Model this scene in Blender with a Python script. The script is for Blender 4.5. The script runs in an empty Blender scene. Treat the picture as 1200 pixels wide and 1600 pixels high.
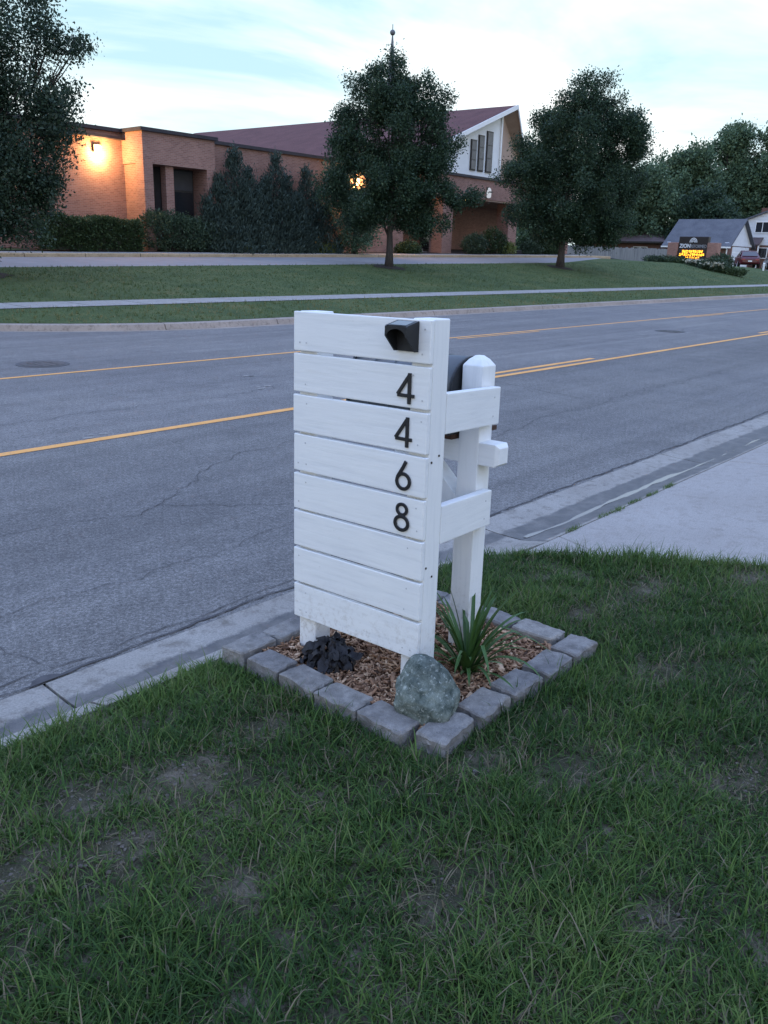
import bpy, bmesh, math, random
import numpy as np
from mathutils import Vector, Matrix, noise as mnoise

SC = bpy.context.scene
COL = SC.collection
rng = np.random.default_rng(7)
random.seed(7)

# ------------------------------------------------------------------ camera
PITCH, ROLL, YAW, CAMH, FPX = 0.29922, -0.02841, 0.70769, 1.5488, 1306.8
_F = Vector((math.cos(YAW)*math.cos(PITCH), math.sin(YAW)*math.cos(PITCH), -math.sin(PITCH)))
_R0 = Vector((math.sin(YAW), -math.cos(YAW), 0)); _D0 = _F.cross(_R0)
_R = _R0*math.cos(ROLL) + _D0*math.sin(ROLL); _D = -_R0*math.sin(ROLL) + _D0*math.cos(ROLL)
cam = bpy.data.cameras.new('camera'); camo = bpy.data.objects.new('camera', cam); COL.objects.link(camo)
cam.sensor_fit = 'VERTICAL'; cam.sensor_height = 24; cam.sensor_width = 18
cam.lens = FPX/1600*24; cam.clip_start = 0.05; cam.clip_end = 3000
camo.matrix_world = Matrix(((_R.x, -_D.x, -_F.x, 0), (_R.y, -_D.y, -_F.y, 0), (_R.z, -_D.z, -_F.z, CAMH), (0, 0, 0, 1)))
SC.camera = camo

# ------------------------------------------------------------------ world, sun, exposure
SUN_EL, SUN_AZ = 14.0, 200.0          # low light from behind and left of the camera (azimuth counter-clockwise from +X)
SC.view_settings.view_transform = 'Standard'; SC.view_settings.look = 'None'
SC.view_settings.exposure = 0.62; SC.view_settings.gamma = 1.0
SC.render.engine = 'CYCLES'
SC.cycles.use_denoising = True
SC.cycles.max_bounces = 6; SC.cycles.transparent_max_bounces = 8
W = bpy.data.worlds.new('World'); SC.world = W; W.use_nodes = True
nt = W.node_tree; nt.nodes.clear()
def wn(t, **k):
    n = nt.nodes.new(t)
    for a, b in k.items(): setattr(n, a, b)
    return n
def wl(a, b): nt.links.new(a, b)
tc = wn('ShaderNodeTexCoord'); sep = wn('ShaderNodeSeparateXYZ'); wl(tc.outputs['Generated'], sep.inputs[0])
den = wn('ShaderNodeMath', operation='ADD'); wl(sep.outputs['Z'], den.inputs[0]); den.inputs[1].default_value = 0.16
den2 = wn('ShaderNodeMath', operation='MAXIMUM'); wl(den.outputs[0], den2.inputs[0]); den2.inputs[1].default_value = 0.08
dv = wn('ShaderNodeVectorMath', operation='DIVIDE'); wl(tc.outputs['Generated'], dv.inputs[0])
cmb = wn('ShaderNodeCombineXYZ')
for i in range(3): wl(den2.outputs[0], cmb.inputs[i])
wl(cmb.outputs[0], dv.inputs[1])
mp = wn('ShaderNodeMapping'); mp.inputs['Rotation'].default_value = (0, 0, math.radians(20)); mp.inputs['Scale'].default_value = (0.75, 1.0, 0.3)
mp.inputs['Location'].default_value = (2.3, 1.4, 0)
wl(dv.outputs[0], mp.inputs[0])
n1 = wn('ShaderNodeTexNoise'); n1.inputs['Scale'].default_value = 0.9; n1.inputs['Detail'].default_value = 7; n1.inputs['Roughness'].default_value = .55
n1.inputs['Distortion'].default_value = .35
wl(mp.outputs[0], n1.inputs['Vector'])
cr = wn('ShaderNodeValToRGB'); wl(n1.outputs['Fac'], cr.inputs[0])
els = cr.color_ramp.elements
els[0].position = .35; els[0].color = (.43, .64, .73, 1)
els[1].position = .56; els[1].color = (.99, .99, .97, 1)
e = els.new(.45); e.color = (.70, .83, .86, 1)
zr = wn('ShaderNodeMapRange'); wl(sep.outputs['Z'], zr.inputs['Value'])
zr.inputs['From Min'].default_value = .20; zr.inputs['From Max'].default_value = .60
zr.interpolation_type = 'SMOOTHSTEP'
hi = wn('ShaderNodeMix', data_type='RGBA'); wl(zr.outputs[0], hi.inputs['Factor'])
wl(cr.outputs[0], hi.inputs['A'])
mul = wn('ShaderNodeMix', data_type='RGBA', blend_type='MULTIPLY'); mul.inputs['Factor'].default_value = 1
wl(cr.outputs[0], mul.inputs['A']); mul.inputs['B'].default_value = (.78, 1.01, 1.76, 1)
wl(mul.outputs['Result'], hi.inputs['B'])
bgc = wn('ShaderNodeBackground'); wl(hi.outputs['Result'], bgc.inputs[0]); bgc.inputs[1].default_value = 1.0
sky = wn('ShaderNodeTexSky'); sky.sky_type = 'NISHITA'; sky.sun_disc = False
sky.sun_elevation = math.radians(SUN_EL); sky.sun_rotation = math.radians(90-SUN_AZ)
bgs = wn('ShaderNodeBackground'); wl(sky.outputs[0], bgs.inputs[0]); bgs.inputs[1].default_value = 0.08
mx = wn('ShaderNodeMixShader'); mx.inputs[0].default_value = .86
wl(bgs.outputs[0], mx.inputs[1]); wl(bgc.outputs[0], mx.inputs[2])
wo = wn('ShaderNodeOutputWorld'); wl(mx.outputs[0], wo.inputs[0])
sl = bpy.data.lights.new('sun', 'SUN'); sl.energy = 0.12; sl.angle = math.radians(60); sl.color = (1, .93, .9)
so = bpy.data.objects.new('sun', sl); COL.objects.link(so)
_sd = Vector((math.cos(math.radians(SUN_AZ))*math.cos(math.radians(SUN_EL)), math.sin(math.radians(SUN_AZ))*math.cos(math.radians(SUN_EL)), math.sin(math.radians(SUN_EL))))
so.rotation_euler = _sd.to_track_quat('Z', 'Y').to_euler(); so.location = _sd*60

# ------------------------------------------------------------------ materials
def nodes(m):
    m.use_nodes = True
    t = m.node_tree; t.nodes.clear()
    o = t.nodes.new('ShaderNodeOutputMaterial'); b = t.nodes.new('ShaderNodeBsdfPrincipled')
    t.links.new(b.outputs[0], o.inputs[0])
    return t, b
def N(t, typ, **k):
    n = t.nodes.new(typ)
    for a, b in k.items():
        if a in ('op',): n.operation = b
        else: setattr(n, a, b)
    return n
def setc(b, col, rough, spec=.35, metal=0.):
    b.inputs['Base Color'].default_value = (*col, 1); b.inputs['Roughness'].default_value = rough
    b.inputs['Specular IOR Level'].default_value = spec; b.inputs['Metallic'].default_value = metal
def coords(t, scale=(1, 1, 1), rnd=True):
    """object coordinates in metres, shifted per object so that copies differ"""
    c = N(t, 'ShaderNodeTexCoord'); m = N(t, 'ShaderNodeMapping'); m.inputs['Scale'].default_value = scale
    if rnd:
        oi = N(t, 'ShaderNodeObjectInfo'); a = N(t, 'ShaderNodeVectorMath', op='MULTIPLY_ADD')
        cx = N(t, 'ShaderNodeCombineXYZ')
        for i in range(3): t.links.new(oi.outputs['Random'], cx.inputs[i])
        a.inputs[1].default_value = (37.1, 51.7, 23.3)
        t.links.new(cx.outputs[0], a.inputs[0]); t.links.new(c.outputs['Object'], a.inputs[2])
        t.links.new(a.outputs[0], m.inputs[0])
    else: t.links.new(c.outputs['Object'], m.inputs[0])
    return m.outputs[0]
def noise(t, vec, scale, detail=5, rough=.55):
    n = N(t, 'ShaderNodeTexNoise'); n.inputs['Scale'].default_value = scale; n.inputs['Detail'].default_value = detail
    n.inputs['Roughness'].default_value = rough
    t.links.new(vec, n.inputs['Vector']); return n.outputs['Fac']
def ramp(t, fac, stops):
    r = N(t, 'ShaderNodeValToRGB'); t.links.new(fac, r.inputs[0]); el = r.color_ramp.elements
    while len(el) > 1: el.remove(el[-1])
    el[0].position = stops[0][0]; el[0].color = (*stops[0][1], 1)
    for p, c in stops[1:]:
        e = el.new(p); e.color = (*c, 1)
    return r.outputs[0]
def mixc(t, fac, a, b, mode='MIX'):
    m = N(t, 'ShaderNodeMix', data_type='RGBA', blend_type=mode)
    for sock, v in (('Factor', fac), ('A', a), ('B', b)):
        s = m.inputs[sock]
        if isinstance(v, (int, float)): s.default_value = v
        elif isinstance(v, tuple): s.default_value = (*v, 1)
        else: t.links.new(v, s)
    return m.outputs['Result']
def bump(t, b, h, strength, dist=.01, prev=None):
    n = N(t, 'ShaderNodeBump'); n.inputs['Strength'].default_value = strength; n.inputs['Distance'].default_value = dist
    t.links.new(h, n.inputs['Height'])
    if prev is not None: t.links.new(prev, n.inputs['Normal'])
    t.links.new(n.outputs[0], b.inputs['Normal']); return n.outputs[0]
def pmat(name, c1, c2, scale=8., rough=.8, bs=0., bscale=None, bdist=.01, spec=.3, stretch=(1, 1, 1), fine=None, rnd=True, metal=0.):
    m = bpy.data.materials.new(name); t, b = nodes(m); setc(b, c1, rough, spec, metal)
    v = coords(t, stretch, rnd); n = noise(t, v, scale)
    c = ramp(t, n, [(.3, c1), (.7, c2)])
    if fine:
        n2 = noise(t, v, fine[0], 3, .7)
        c = mixc(t, 1., c, ramp(t, n2, [(.3, (1-fine[1],)*3), (.7, (1+fine[1],)*3)]), 'MULTIPLY')
    t.links.new(c, b.inputs['Base Color'])
    if bs: bump(t, b, noise(t, v, bscale or scale*4, 6, .6), bs, bdist)
    return m
def smooth(t, val, lo, hi):
    m = N(t, 'ShaderNodeMapRange', interpolation_type='SMOOTHSTEP'); t.links.new(val, m.inputs['Value'])
    m.inputs['From Min'].default_value = lo; m.inputs['From Max'].default_value = hi
    return m.outputs[0]
def math_(t, op, a, b=None):
    n = N(t, 'ShaderNodeMath', op=op)
    for i, v in enumerate((a, b)):
        if v is None: continue
        if isinstance(v, (int, float)): n.inputs[i].default_value = v
        else: t.links.new(v, n.inputs[i])
    return n.outputs[0]
def wpos(t):
    g = N(t, 'ShaderNodeNewGeometry'); s = N(t, 'ShaderNodeSeparateXYZ'); t.links.new(g.outputs['Position'], s.inputs[0])
    return g.outputs['Position'], s

M = {}
# white painted timber: brushed grain along the board
def paint_mat(name, stretch):
    m = bpy.data.materials.new(name); t, b = nodes(m); setc(b, (.8, .8, .79), .42, .4)
    v = coords(t, stretch)
    g = noise(t, v, 26, 6, .62); big = noise(t, coords(t, (1, 1, 1)), 5, 4)
    c = ramp(t, big, [(.25, (.66, .67, .67)), (.7, (.73, .735, .72))])
    c = mixc(t, .35, c, ramp(t, g, [(.28, (.52, .54, .56)), (.5, (.71, .715, .71)), (1, (.76, .76, .75))]), 'MIX')
    dirt = noise(t, coords(t, (1, 1, 1)), 55, 3, .7)
    c = mixc(t, ramp(t, dirt, [(.69, (0, 0, 0)), (.76, (.55,)*3)]), c, (.52, .52, .50))
    pos, sz_ = wpos(t); spl = math_(t, 'MULTIPLY', smooth(t, sz_.outputs['Z'], .42, .08), ramp(t, noise(t, pos, 42, 6, .75), [(.5, (0, 0, 0)), (.66, (.6,)*3)]))
    c = mixc(t, spl, c, (.36, .32, .27)); knot = noise(t, coords(t, tuple(max(q, .5) for q in stretch)), 4.5, 2)
    c = mixc(t, ramp(t, knot, [(.70, (0, 0, 0)), (.74, (.35,)*3)]), c, (.60, .585, .54))
    t.links.new(c, b.inputs['Base Color'])
    p = bump(t, b, g, .32, .004); bump(t, b, noise(t, coords(t, (1, 1, 1)), 140, 3), .12, .002, p)
    return m
M['paint_y'] = paint_mat('white_paint_board', (2.2, .16, 2.2))
M['paint_z'] = paint_mat('white_paint_post', (2.2, 2.2, .16))
M['paint_x'] = paint_mat('white_paint_rail', (.16, 2.2, 2.2))
M['black_plastic'] = pmat('black_plastic', (.012, .013, .015), (.02, .021, .023), 30, .45, .1, 200, .001)
M['black_metal'] = pmat('black_metal', (.006, .006, .007), (.012, .012, .013), 20, .38, .05, 200, .001, .5)
M['solar'] = pmat('solar_cell', (.02, .025, .045), (.03, .035, .06), 10, .12, spec=.8)
M['box_metal'] = pmat('mailbox_metal', (.07, .08, .088), (.095, .105, .112), 9, .38, .1, 60, .002, .5)
M['dark_wood'] = pmat('dark_stained_wood', (.05, .026, .018), (.085, .045, .03), 14, .75, .3, 60, .003, stretch=(1, .2, 1))
M['hole'] = pmat('rusty_hole', (.02, .017, .015), (.05, .04, .03), 300, .8)
M['dimple'] = pmat('paint_dimple', (.38, .39, .40), (.5, .5, .5), 300, .7)
M['dead'] = pmat('plain_white', (.6, .6, .6), (.7, .7, .7), 4, .6)
# stones
def stone_mat(name, a, b_, spots=None, sc=30):
    m = bpy.data.materials.new(name); t, b = nodes(m); setc(b, a, .88, .25)
    v = coords(t); n = noise(t, v, sc, 8, .68); big = noise(t, v, sc*.22, 4)
    c = ramp(t, n, [(.36, a), (.62, b_)])
    c = mixc(t, 1., c, ramp(t, big, [(.3, (.74, .74, .76)), (.7, (1.2, 1.17, 1.12))]), 'MULTIPLY')
    oi = N(t, 'ShaderNodeObjectInfo'); c = mixc(t, 1., c, ramp(t, oi.outputs['Random'], [(0, (.85, .85, .87)), (1, (1.14, 1.12, 1.08))]), 'MULTIPLY')
    if spots:
        n3 = noise(t, v, sc*2.6, 4, .75); c = mixc(t, ramp(t, n3, [(.56, (0, 0, 0)), (.68, (.8,)*3)]), c, spots)
    gr = noise(t, v, sc*14, 2, .8)
    c = mixc(t, 1., c, ramp(t, gr, [(.25, (.7,)*3), (.75, (1.3,)*3)]), 'MULTIPLY')
    t.links.new(c, b.inputs['Base Color']); p = bump(t, b, n, .5, .008); bump(t, b, gr, .4, .0015, p)
    return m
M['edging'] = stone_mat('grey_block', (.132, .128, .124), (.225, .219, .212), None, 22)
M['boulder'] = stone_mat('mottled_boulder', (.035, .050, .045), (.15, .18, .165), (.36, .39, .36), 26)
# concrete kinds
def concrete_mat(name, a, b_, stain=(.6, .58, .56), damp=None):
    m = bpy.data.materials.new(name); t, b = nodes(m); setc(b, a, .9, .22)
    pos, s = wpos(t)
    n = noise(t, pos, 1.6, 7, .62); f = noise(t, pos, 120, 2, .8); mid = noise(t, pos, 13, 5, .65)
    c = ramp(t, n, [(.3, a), (.7, b_)])
    c = mixc(t, 1., c, ramp(t, mid, [(.28, stain), (.5, (1, 1, 1))]), 'MULTIPLY')
    c = mixc(t, 1., c, ramp(t, f, [(.28, (.72,)*3), (.5, (1,)*3), (.74, (1.22,)*3)]), 'MULTIPLY')
    t.links.new(c, b.inputs['Base Color'])
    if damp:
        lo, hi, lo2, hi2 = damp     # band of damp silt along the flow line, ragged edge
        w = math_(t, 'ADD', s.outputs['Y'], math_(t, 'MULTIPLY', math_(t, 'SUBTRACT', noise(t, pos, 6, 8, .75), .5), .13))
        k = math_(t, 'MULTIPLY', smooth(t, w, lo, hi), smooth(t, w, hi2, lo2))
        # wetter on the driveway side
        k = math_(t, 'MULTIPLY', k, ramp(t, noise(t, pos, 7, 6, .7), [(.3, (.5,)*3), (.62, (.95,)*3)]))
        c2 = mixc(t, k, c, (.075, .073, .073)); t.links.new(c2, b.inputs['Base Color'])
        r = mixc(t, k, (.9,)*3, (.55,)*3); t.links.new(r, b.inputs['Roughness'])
    bump(t, b, mixc(t, .5, f, mid), .35, .003)
    return m
M['concrete'] = concrete_mat('concrete', (.285, .26, .235), (.325, .30, .275), (.82, .80, .78))
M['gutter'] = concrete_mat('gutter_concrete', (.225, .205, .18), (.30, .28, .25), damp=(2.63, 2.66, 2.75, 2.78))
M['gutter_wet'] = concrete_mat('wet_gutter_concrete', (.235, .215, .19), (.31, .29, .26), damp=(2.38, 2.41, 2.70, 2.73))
M['old_curb'] = concrete_mat('old_curb', (.27, .225, .19), (.36, .30, .255))
M['warm_curb'] = concrete_mat('yellow_tan_curb', (.34, .25, .15), (.46, .35, .23))  # kerb concrete in a warm yellow-tan tone
M['walk'] = concrete_mat('far_walk', (.27, .255, .235), (.34, .32, .295))
# asphalt
def asphalt_mat():
    m = bpy.data.materials.new('asphalt'); t, b = nodes(m); setc(b, (.19, .18, .18), .88, .3)
    pos, s = wpos(t)
    big = noise(t, pos, .35, 5, .6); mid = noise(t, pos, 3.2, 6, .65); ag = noise(t, pos, 75, 3, .75); ag2 = noise(t, pos, 210, 2, .8)
    # long lengthwise wear streaks
    mp_ = N(t, 'ShaderNodeMapping'); mp_.inputs['Scale'].default_value = (.03, 1.1, 1); t.links.new(pos, mp_.inputs[0])
    st = noise(t, mp_.outputs[0], 2.4, 5, .6)
    c = ramp(t, st, [(.3, (.118, .113, .108)), (.52, (.146, .140, .133)), (.72, (.172, .165, .156))])
    c = mixc(t, 1., c, ramp(t, big, [(.3, (.88, .88, .9)), (.7, (1.1, 1.09, 1.07))]), 'MULTIPLY')
    c = mixc(t, 1., c, ramp(t, mid, [(.25, (.86,)*3), (.6, (1.05,)*3)]), 'MULTIPLY')
    # far lanes are paler and older
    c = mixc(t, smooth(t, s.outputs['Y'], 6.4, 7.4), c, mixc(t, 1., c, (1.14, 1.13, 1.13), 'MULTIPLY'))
    c = mixc(t, 1., c, ramp(t, ag, [(.32, (.55,)*3), (.5, (.95,)*3), (.68, (1.6, 1.58, 1.55))]), 'MULTIPLY')
    c = mixc(t, 1., c, ramp(t, ag2, [(.30, (.55,)*3), (.52, (1.,)*3), (.70, (1.65,)*3)]), 'MULTIPLY')
    c = mixc(t, 1., c, ramp(t, noise(t, pos, 38, 2, .8), [(.32, (.85,)*3), (.5, (1.,)*3), (.66, (1.15,)*3)]), 'MULTIPLY')
    dk = noise(t, pos, 1.1, 8, .7); c = mixc(t, ramp(t, dk, [(.56, (0, 0, 0)), (.68, (.35,)*3)]), c, (.085, .082, .08))
    t.links.new(c, b.inputs['Base Color'])
    p = bump(t, b, ag, .6, .006); bump(t, b, ag2, .4, .003, p)
    return m
M['asphalt'] = asphalt_mat()
M['asphalt_far'] = pmat('drive_asphalt', (.21, .20, .195), (.26, .25, .245), 1.5, .9, .2, 80, .004, rnd=False)
M['patch'] = pmat('dark_patch', (.07, .068, .07), (.10, .098, .1), 30, .85, .3, 90)
M['crack'] = pmat('crack', (.05, .048, .05), (.09, .087, .088), 20, .95)
M['iron'] = pmat('cast_iron', (.06, .055, .055), (.10, .095, .09), 30, .65, .3, 90)
def yellow_mat():
    m = bpy.data.materials.new('yellow_marking'); t, b = nodes(m); setc(b, (.6, .3, .05), .75)
    pos, s = wpos(t); n = noise(t, pos, 30, 5, .7); g = noise(t, pos, 3, 5, .6)
    c = ramp(t, g, [(.3, (.66, .30, .075)), (.7, (.78, .38, .11))])
    c = mixc(t, ramp(t, n, [(.55, (0, 0, 0)), (.72, (.75,)*3)]), c, (.26, .2, .15))
    t.links.new(c, b.inputs['Base Color']); return m
M['yellow'] = yellow_mat()
def water_mat():
    m = bpy.data.materials.new('gutter_water'); t, b = nodes(m); setc(b, (.14, .14, .145), .22, .7)
    pos, s = wpos(t); bump(t, b, noise(t, pos, 9, 3), .12, .004); return m
M['water'] = water_mat()
# soils and turf
def soil_mat():
    m = bpy.data.materials.new('lawn_soil'); t, b = nodes(m); setc(b, (.06, .055, .04), .95, .15)
    pos, s = wpos(t); n = noise(t, pos, 5, 7, .65); f = noise(t, pos, 60, 4, .75); g = noise(t, pos, 260, 2, .8)
    c = ramp(t, n, [(.3, (.026, .032, .018)), (.5, (.058, .054, .034)), (.7, (.14, .118, .09))])
    c = mixc(t, 1., c, ramp(t, f, [(.28, (.6,)*3), (.72, (1.4,)*3)]), 'MULTIPLY')
    c = mixc(t, 1., c, ramp(t, g, [(.28, (.7,)*3), (.72, (1.35,)*3)]), 'MULTIPLY')
    t.links.new(c, b.inputs['Base Color']); p = bump(t, b, f, .8, .012); bump(t, b, g, .4, .003, p); return m
M['soil'] = soil_mat()
M['clod'] = pmat('bare_earth', (.085, .072, .060), (.15, .13, .11), 18, .96, .9, 90, .01, rnd=False, fine=(220, .3))
def turf_mat():
    m = bpy.data.materials.new('far_turf'); t, b = nodes(m); setc(b, (.04, .06, .03), .95, .12)
    pos, s = wpos(t); n = noise(t, pos, .8, 7, .7); f = noise(t, pos, 14, 5, .75)
    c = ramp(t, n, [(.3, (.046, .074, .032)), (.55, (.078, .105, .042)), (.75, (.135, .125, .055))])
    c = mixc(t, 1., c, ramp(t, f, [(.28, (.65,)*3), (.72, (1.35,)*3)]), 'MULTIPLY')
    t.links.new(c, b.inputs['Base Color']); bump(t, b, f, .8, .05); return m
M['turf'] = turf_mat()
M['mulch_far'] = pmat('dark_mulch', (.022, .017, .014), (.045, .034, .028), 6, .97, .8, 60, .03, rnd=False)
M['ground'] = pmat('open_ground', (.035, .05, .028), (.06, .075, .04), .2, .97, rnd=False)
def tint_mat(name, stops, rough=.7, spec=.25, trans=0., attr='tint'):
    m = bpy.data.materials.new(name); t, b = nodes(m); setc(b, stops[0][1], rough, spec)
    a = N(t, 'ShaderNodeAttribute', attribute_name=attr)
    c = ramp(t, a.outputs['Fac'], stops); t.links.new(c, b.inputs['Base Color'])
    if trans:
        tr = N(t, 'ShaderNodeBsdfTranslucent'); t.links.new(c, tr.inputs[0])
        mxs = N(t, 'ShaderNodeMixShader'); mxs.inputs[0].default_value = trans
        o = [n for n in t.nodes if n.type == 'OUTPUT_MATERIAL'][0]
        t.links.new(b.outputs[0], mxs.inputs[1]); t.links.new(tr.outputs[0], mxs.inputs[2]); t.links.new(mxs.outputs[0], o.inputs[0])
    return m
M['grass'] = tint_mat('grass_blades', [(0, (.025, .060, .016)), (.35, (.056, .114, .026)), (.6, (.112, .184, .042)), (.78, (.14, .18, .066)), (.84, (.135, .12, .075)), (1, (.22, .185, .125))], .6, .2, .35)
M['grass_far'] = tint_mat('far_grass_blades', [(0, (.046, .080, .032)), (.6, (.085, .122, .042)), (.85, (.17, .165, .06)), (1, (.24, .205, .10))], .7, .2, .2)
M['chips'] = tint_mat('wood_chips', [(0, (.06, .030, .018)), (.35, (.20, .108, .062)), (.7, (.38, .23, .14)), (1, (.58, .41, .27))], .85, .2)
M['leaf_tree'] = tint_mat('tree_leaves', [(0, (.016, .036, .022)), (.5, (.032, .064, .036)), (.9, (.058, .10, .05)), (1, (.09, .135, .065))], .55, .3, .25)
M['leaf_left'] = tint_mat('maple_leaves', [(0, (.018, .036, .024)), (.6, (.033, .060, .036)), (1, (.06, .095, .05))], .5, .35, .22)
M['leaf_back'] = tint_mat('backdrop_leaves', [(0, (.048, .09, .055)), (.5, (.092, .15, .085)), (1, (.155, .215, .115))], .65, .25, .2)
M['leaf_juniper'] = tint_mat('juniper_sprays', [(0, (.034, .054, .044)), (.6, (.058, .086, .070)), (1, (.095, .13, .105))], .75, .2, .1)
M['leaf_hedge'] = tint_mat('hedge_leaves', [(0, (.022, .040, .016)), (.6, (.045, .075, .026)), (1, (.08, .115, .04))], .6, .3, .15)
M['leaf_bush'] = tint_mat('bush_leaves', [(0, (.028, .050, .030)), (.6, (.052, .085, .045)), (1, (.10, .14, .075))], .6, .3, .15)
M['leaf_lime'] = tint_mat('lime_leaves', [(0, (.09, .12, .03)), (.6, (.17, .20, .05)), (1, (.28, .30, .09))], .6, .3, .2)
M['petal'] = tint_mat('yellow_petals', [(0, (.6, .36, .08)), (1, (.75, .5, .2))], .6, .2, .2)
M['petal_white'] = tint_mat('pale_petals', [(0, (.35, .34, .25)), (1, (.6, .58, .45))], .6, .2, .2)
M['bark'] = pmat('bark', (.035, .030, .027), (.065, .056, .05), 14, .95, .8, 50, .02, stretch=(1, 1, .3))
M['lily'] = pmat('lily_leaf', (.026, .062, .013), (.052, .112, .026), 9, .5, .15, 60, .002, .3)
M['lily_pale'] = pmat('pale_lily_leaf', (.10, .17, .06), (.16, .23, .09), 9, .45, .1, 60, .002, .4)
M['dark_leaf'] = pmat('dark_purple_leaf', (.006, .005, .006), (.014, .012, .013), 20, .6, .4, 60, .004, .4)
# masonry
def brick_mat(name, a, b_, mortar, w=.2, h=.068):
    m = bpy.data.materials.new(name); t, b = nodes(m); setc(b, a, .9, .2)
    c0 = N(t, 'ShaderNodeTexCoord'); s = N(t, 'ShaderNodeSeparateXYZ'); t.links.new(c0.outputs['Object'], s.inputs[0])
    u = math_(t, 'ADD', s.outputs['X'], s.outputs['Y']); cx = N(t, 'ShaderNodeCombineXYZ'); t.links.new(u, cx.inputs[0]); t.links.new(s.outputs['Z'], cx.inputs[1])
    br = N(t, 'ShaderNodeTexBrick'); t.links.new(cx.outputs[0], br.inputs['Vector'])
    br.inputs['Scale'].default_value = 1; br.inputs['Brick Width'].default_value = w; br.inputs['Row Height'].default_value = h
    br.inputs['Mortar Size'].default_value = .008; br.inputs['Color1'].default_value = (*a, 1); br.inputs['Color2'].default_value = (*b_, 1); br.inputs['Mortar'].default_value = (*mortar, 1)
    n = noise(t, c0.outputs['Object'], .7, 6, .65)
    c = mixc(t, 1., br.outputs[0], ramp(t, n, [(.3, (.86,)*3), (.7, (1.14,)*3)]), 'MULTIPLY')
    t.links.new(c, b.inputs['Base Color']); bump(t, b, br.outputs['Fac'], -.5, .008)
    return m
M['brick'] = brick_mat('church_brick', (.31, .165, .128), (.225, .112, .09), (.30, .22, .18))
M['brick_house'] = brick_mat('house_brick', (.17, .075, .055), (.12, .058, .046), (.16, .12, .10))
M['fascia'] = pmat('dark_fascia', (.03, .026, .03), (.045, .04, .045), 3, .6)
M['roof_red'] = pmat('maroon_shingles', (.088, .036, .034), (.122, .052, .048), 1.2, .92, .4, 25, .02, fine=(14, .22), rnd=False)
M['roof_grey'] = pmat('grey_shingles', (.085, .09, .105), (.12, .125, .14), 1.2, .92, .4, 25, .02, fine=(14, .2), rnd=False)
M['roof_brown'] = pmat('brown_shingles', (.085, .062, .062), (.12, .09, .088), 1.2, .92, .4, 25, .02, fine=(14, .2), rnd=False)
M['white_wall'] = pmat('white_stucco', (.70, .70, .68), (.78, .78, .76), 1.5, .85, .1, 30)
M['white_trim'] = pmat('white_trim', (.72, .72, .70), (.78, .78, .76), 3, .6)
M['siding'] = pmat('white_siding', (.60, .61, .62), (.68, .69, .70), 2, .7)
M['tan_and_shade'] = pmat('tan_and_shade_panel', (.36, .25, .19), (.42, .30, .23), 2, .85)  # soffit tan, doubling as painted shade on the white gable's right half
M['glass'] = pmat('dark_glass', (.015, .017, .02), (.025, .027, .03), .6, .08, spec=.7)
M['stained'] = pmat('stained_glass', (.035, .037, .05), (.09, .085, .10), 3.5, .25, .4, 9, .02, spec=.6)
M['bronze'] = pmat('bronze_frame', (.03, .026, .024), (.045, .04, .036), 6, .5)
M['curtain'] = pmat('dark_blind', (.055, .055, .06), (.07, .07, .075), 3, .8)
M['steel'] = pmat('spire_metal', (.10, .11, .12), (.15, .16, .17), 3, .5)
M['fence_wood'] = pmat('weathered_fence', (.16, .165, .17), (.25, .25, .25), 1.5, .9, .3, 20, .01, stretch=(3, 3, .3))
M['car_red'] = pmat('maroon_paint', (.075, .007, .016), (.085, .009, .018), 2, .22, spec=.6)
M['car_dark'] = pmat('charcoal_paint', (.018, .018, .022), (.022, .022, .026), 2, .22, spec=.6)
M['rubber'] = pmat('rubber', (.012, .012, .012), (.02, .02, .02), 10, .85)
M['alloy'] = pmat('alloy', (.35, .35, .36), (.42, .42, .43), 5, .35, metal=.7)
M['head_glass'] = pmat('lamp_glass', (.5, .5, .5), (.6, .6, .6), 5, .15, spec=.7)
M['tail_glass'] = pmat('tail_lamp_glass', (.2, .01, .01), (.25, .015, .015), 5, .2, spec=.6)
M['sign_dark'] = pmat('sign_face', (.022, .018, .017), (.032, .027, .026), 3, .5)
M['sign_text'] = pmat('sign_lettering', (.62, .64, .66), (.7, .72, .74), 3, .5)
M['sign_grey'] = pmat('sign_grey_lettering', (.30, .31, .33), (.36, .37, .39), 3, .5)
M['stone_step'] = pmat('step_stone', (.25, .22, .2), (.32, .28, .26), 2, .9)
def emis(name, col, s):
    m = bpy.data.materials.new(name); t, b = nodes(m); setc(b, (.02, .02, .02), .5)
    b.inputs['Emission Color'].default_value = (*col, 1); b.inputs['Emission Strength'].default_value = s; return m
M['led'] = emis('amber_leds', (1., .36, .02), 4.)
M['lamp_lit'] = emis('lit_lamp_lens', (1., .62, .22), 14)
M['lantern_lit'] = emis('pale_lantern_glass', (.85, .9, 1.), .4)

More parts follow.
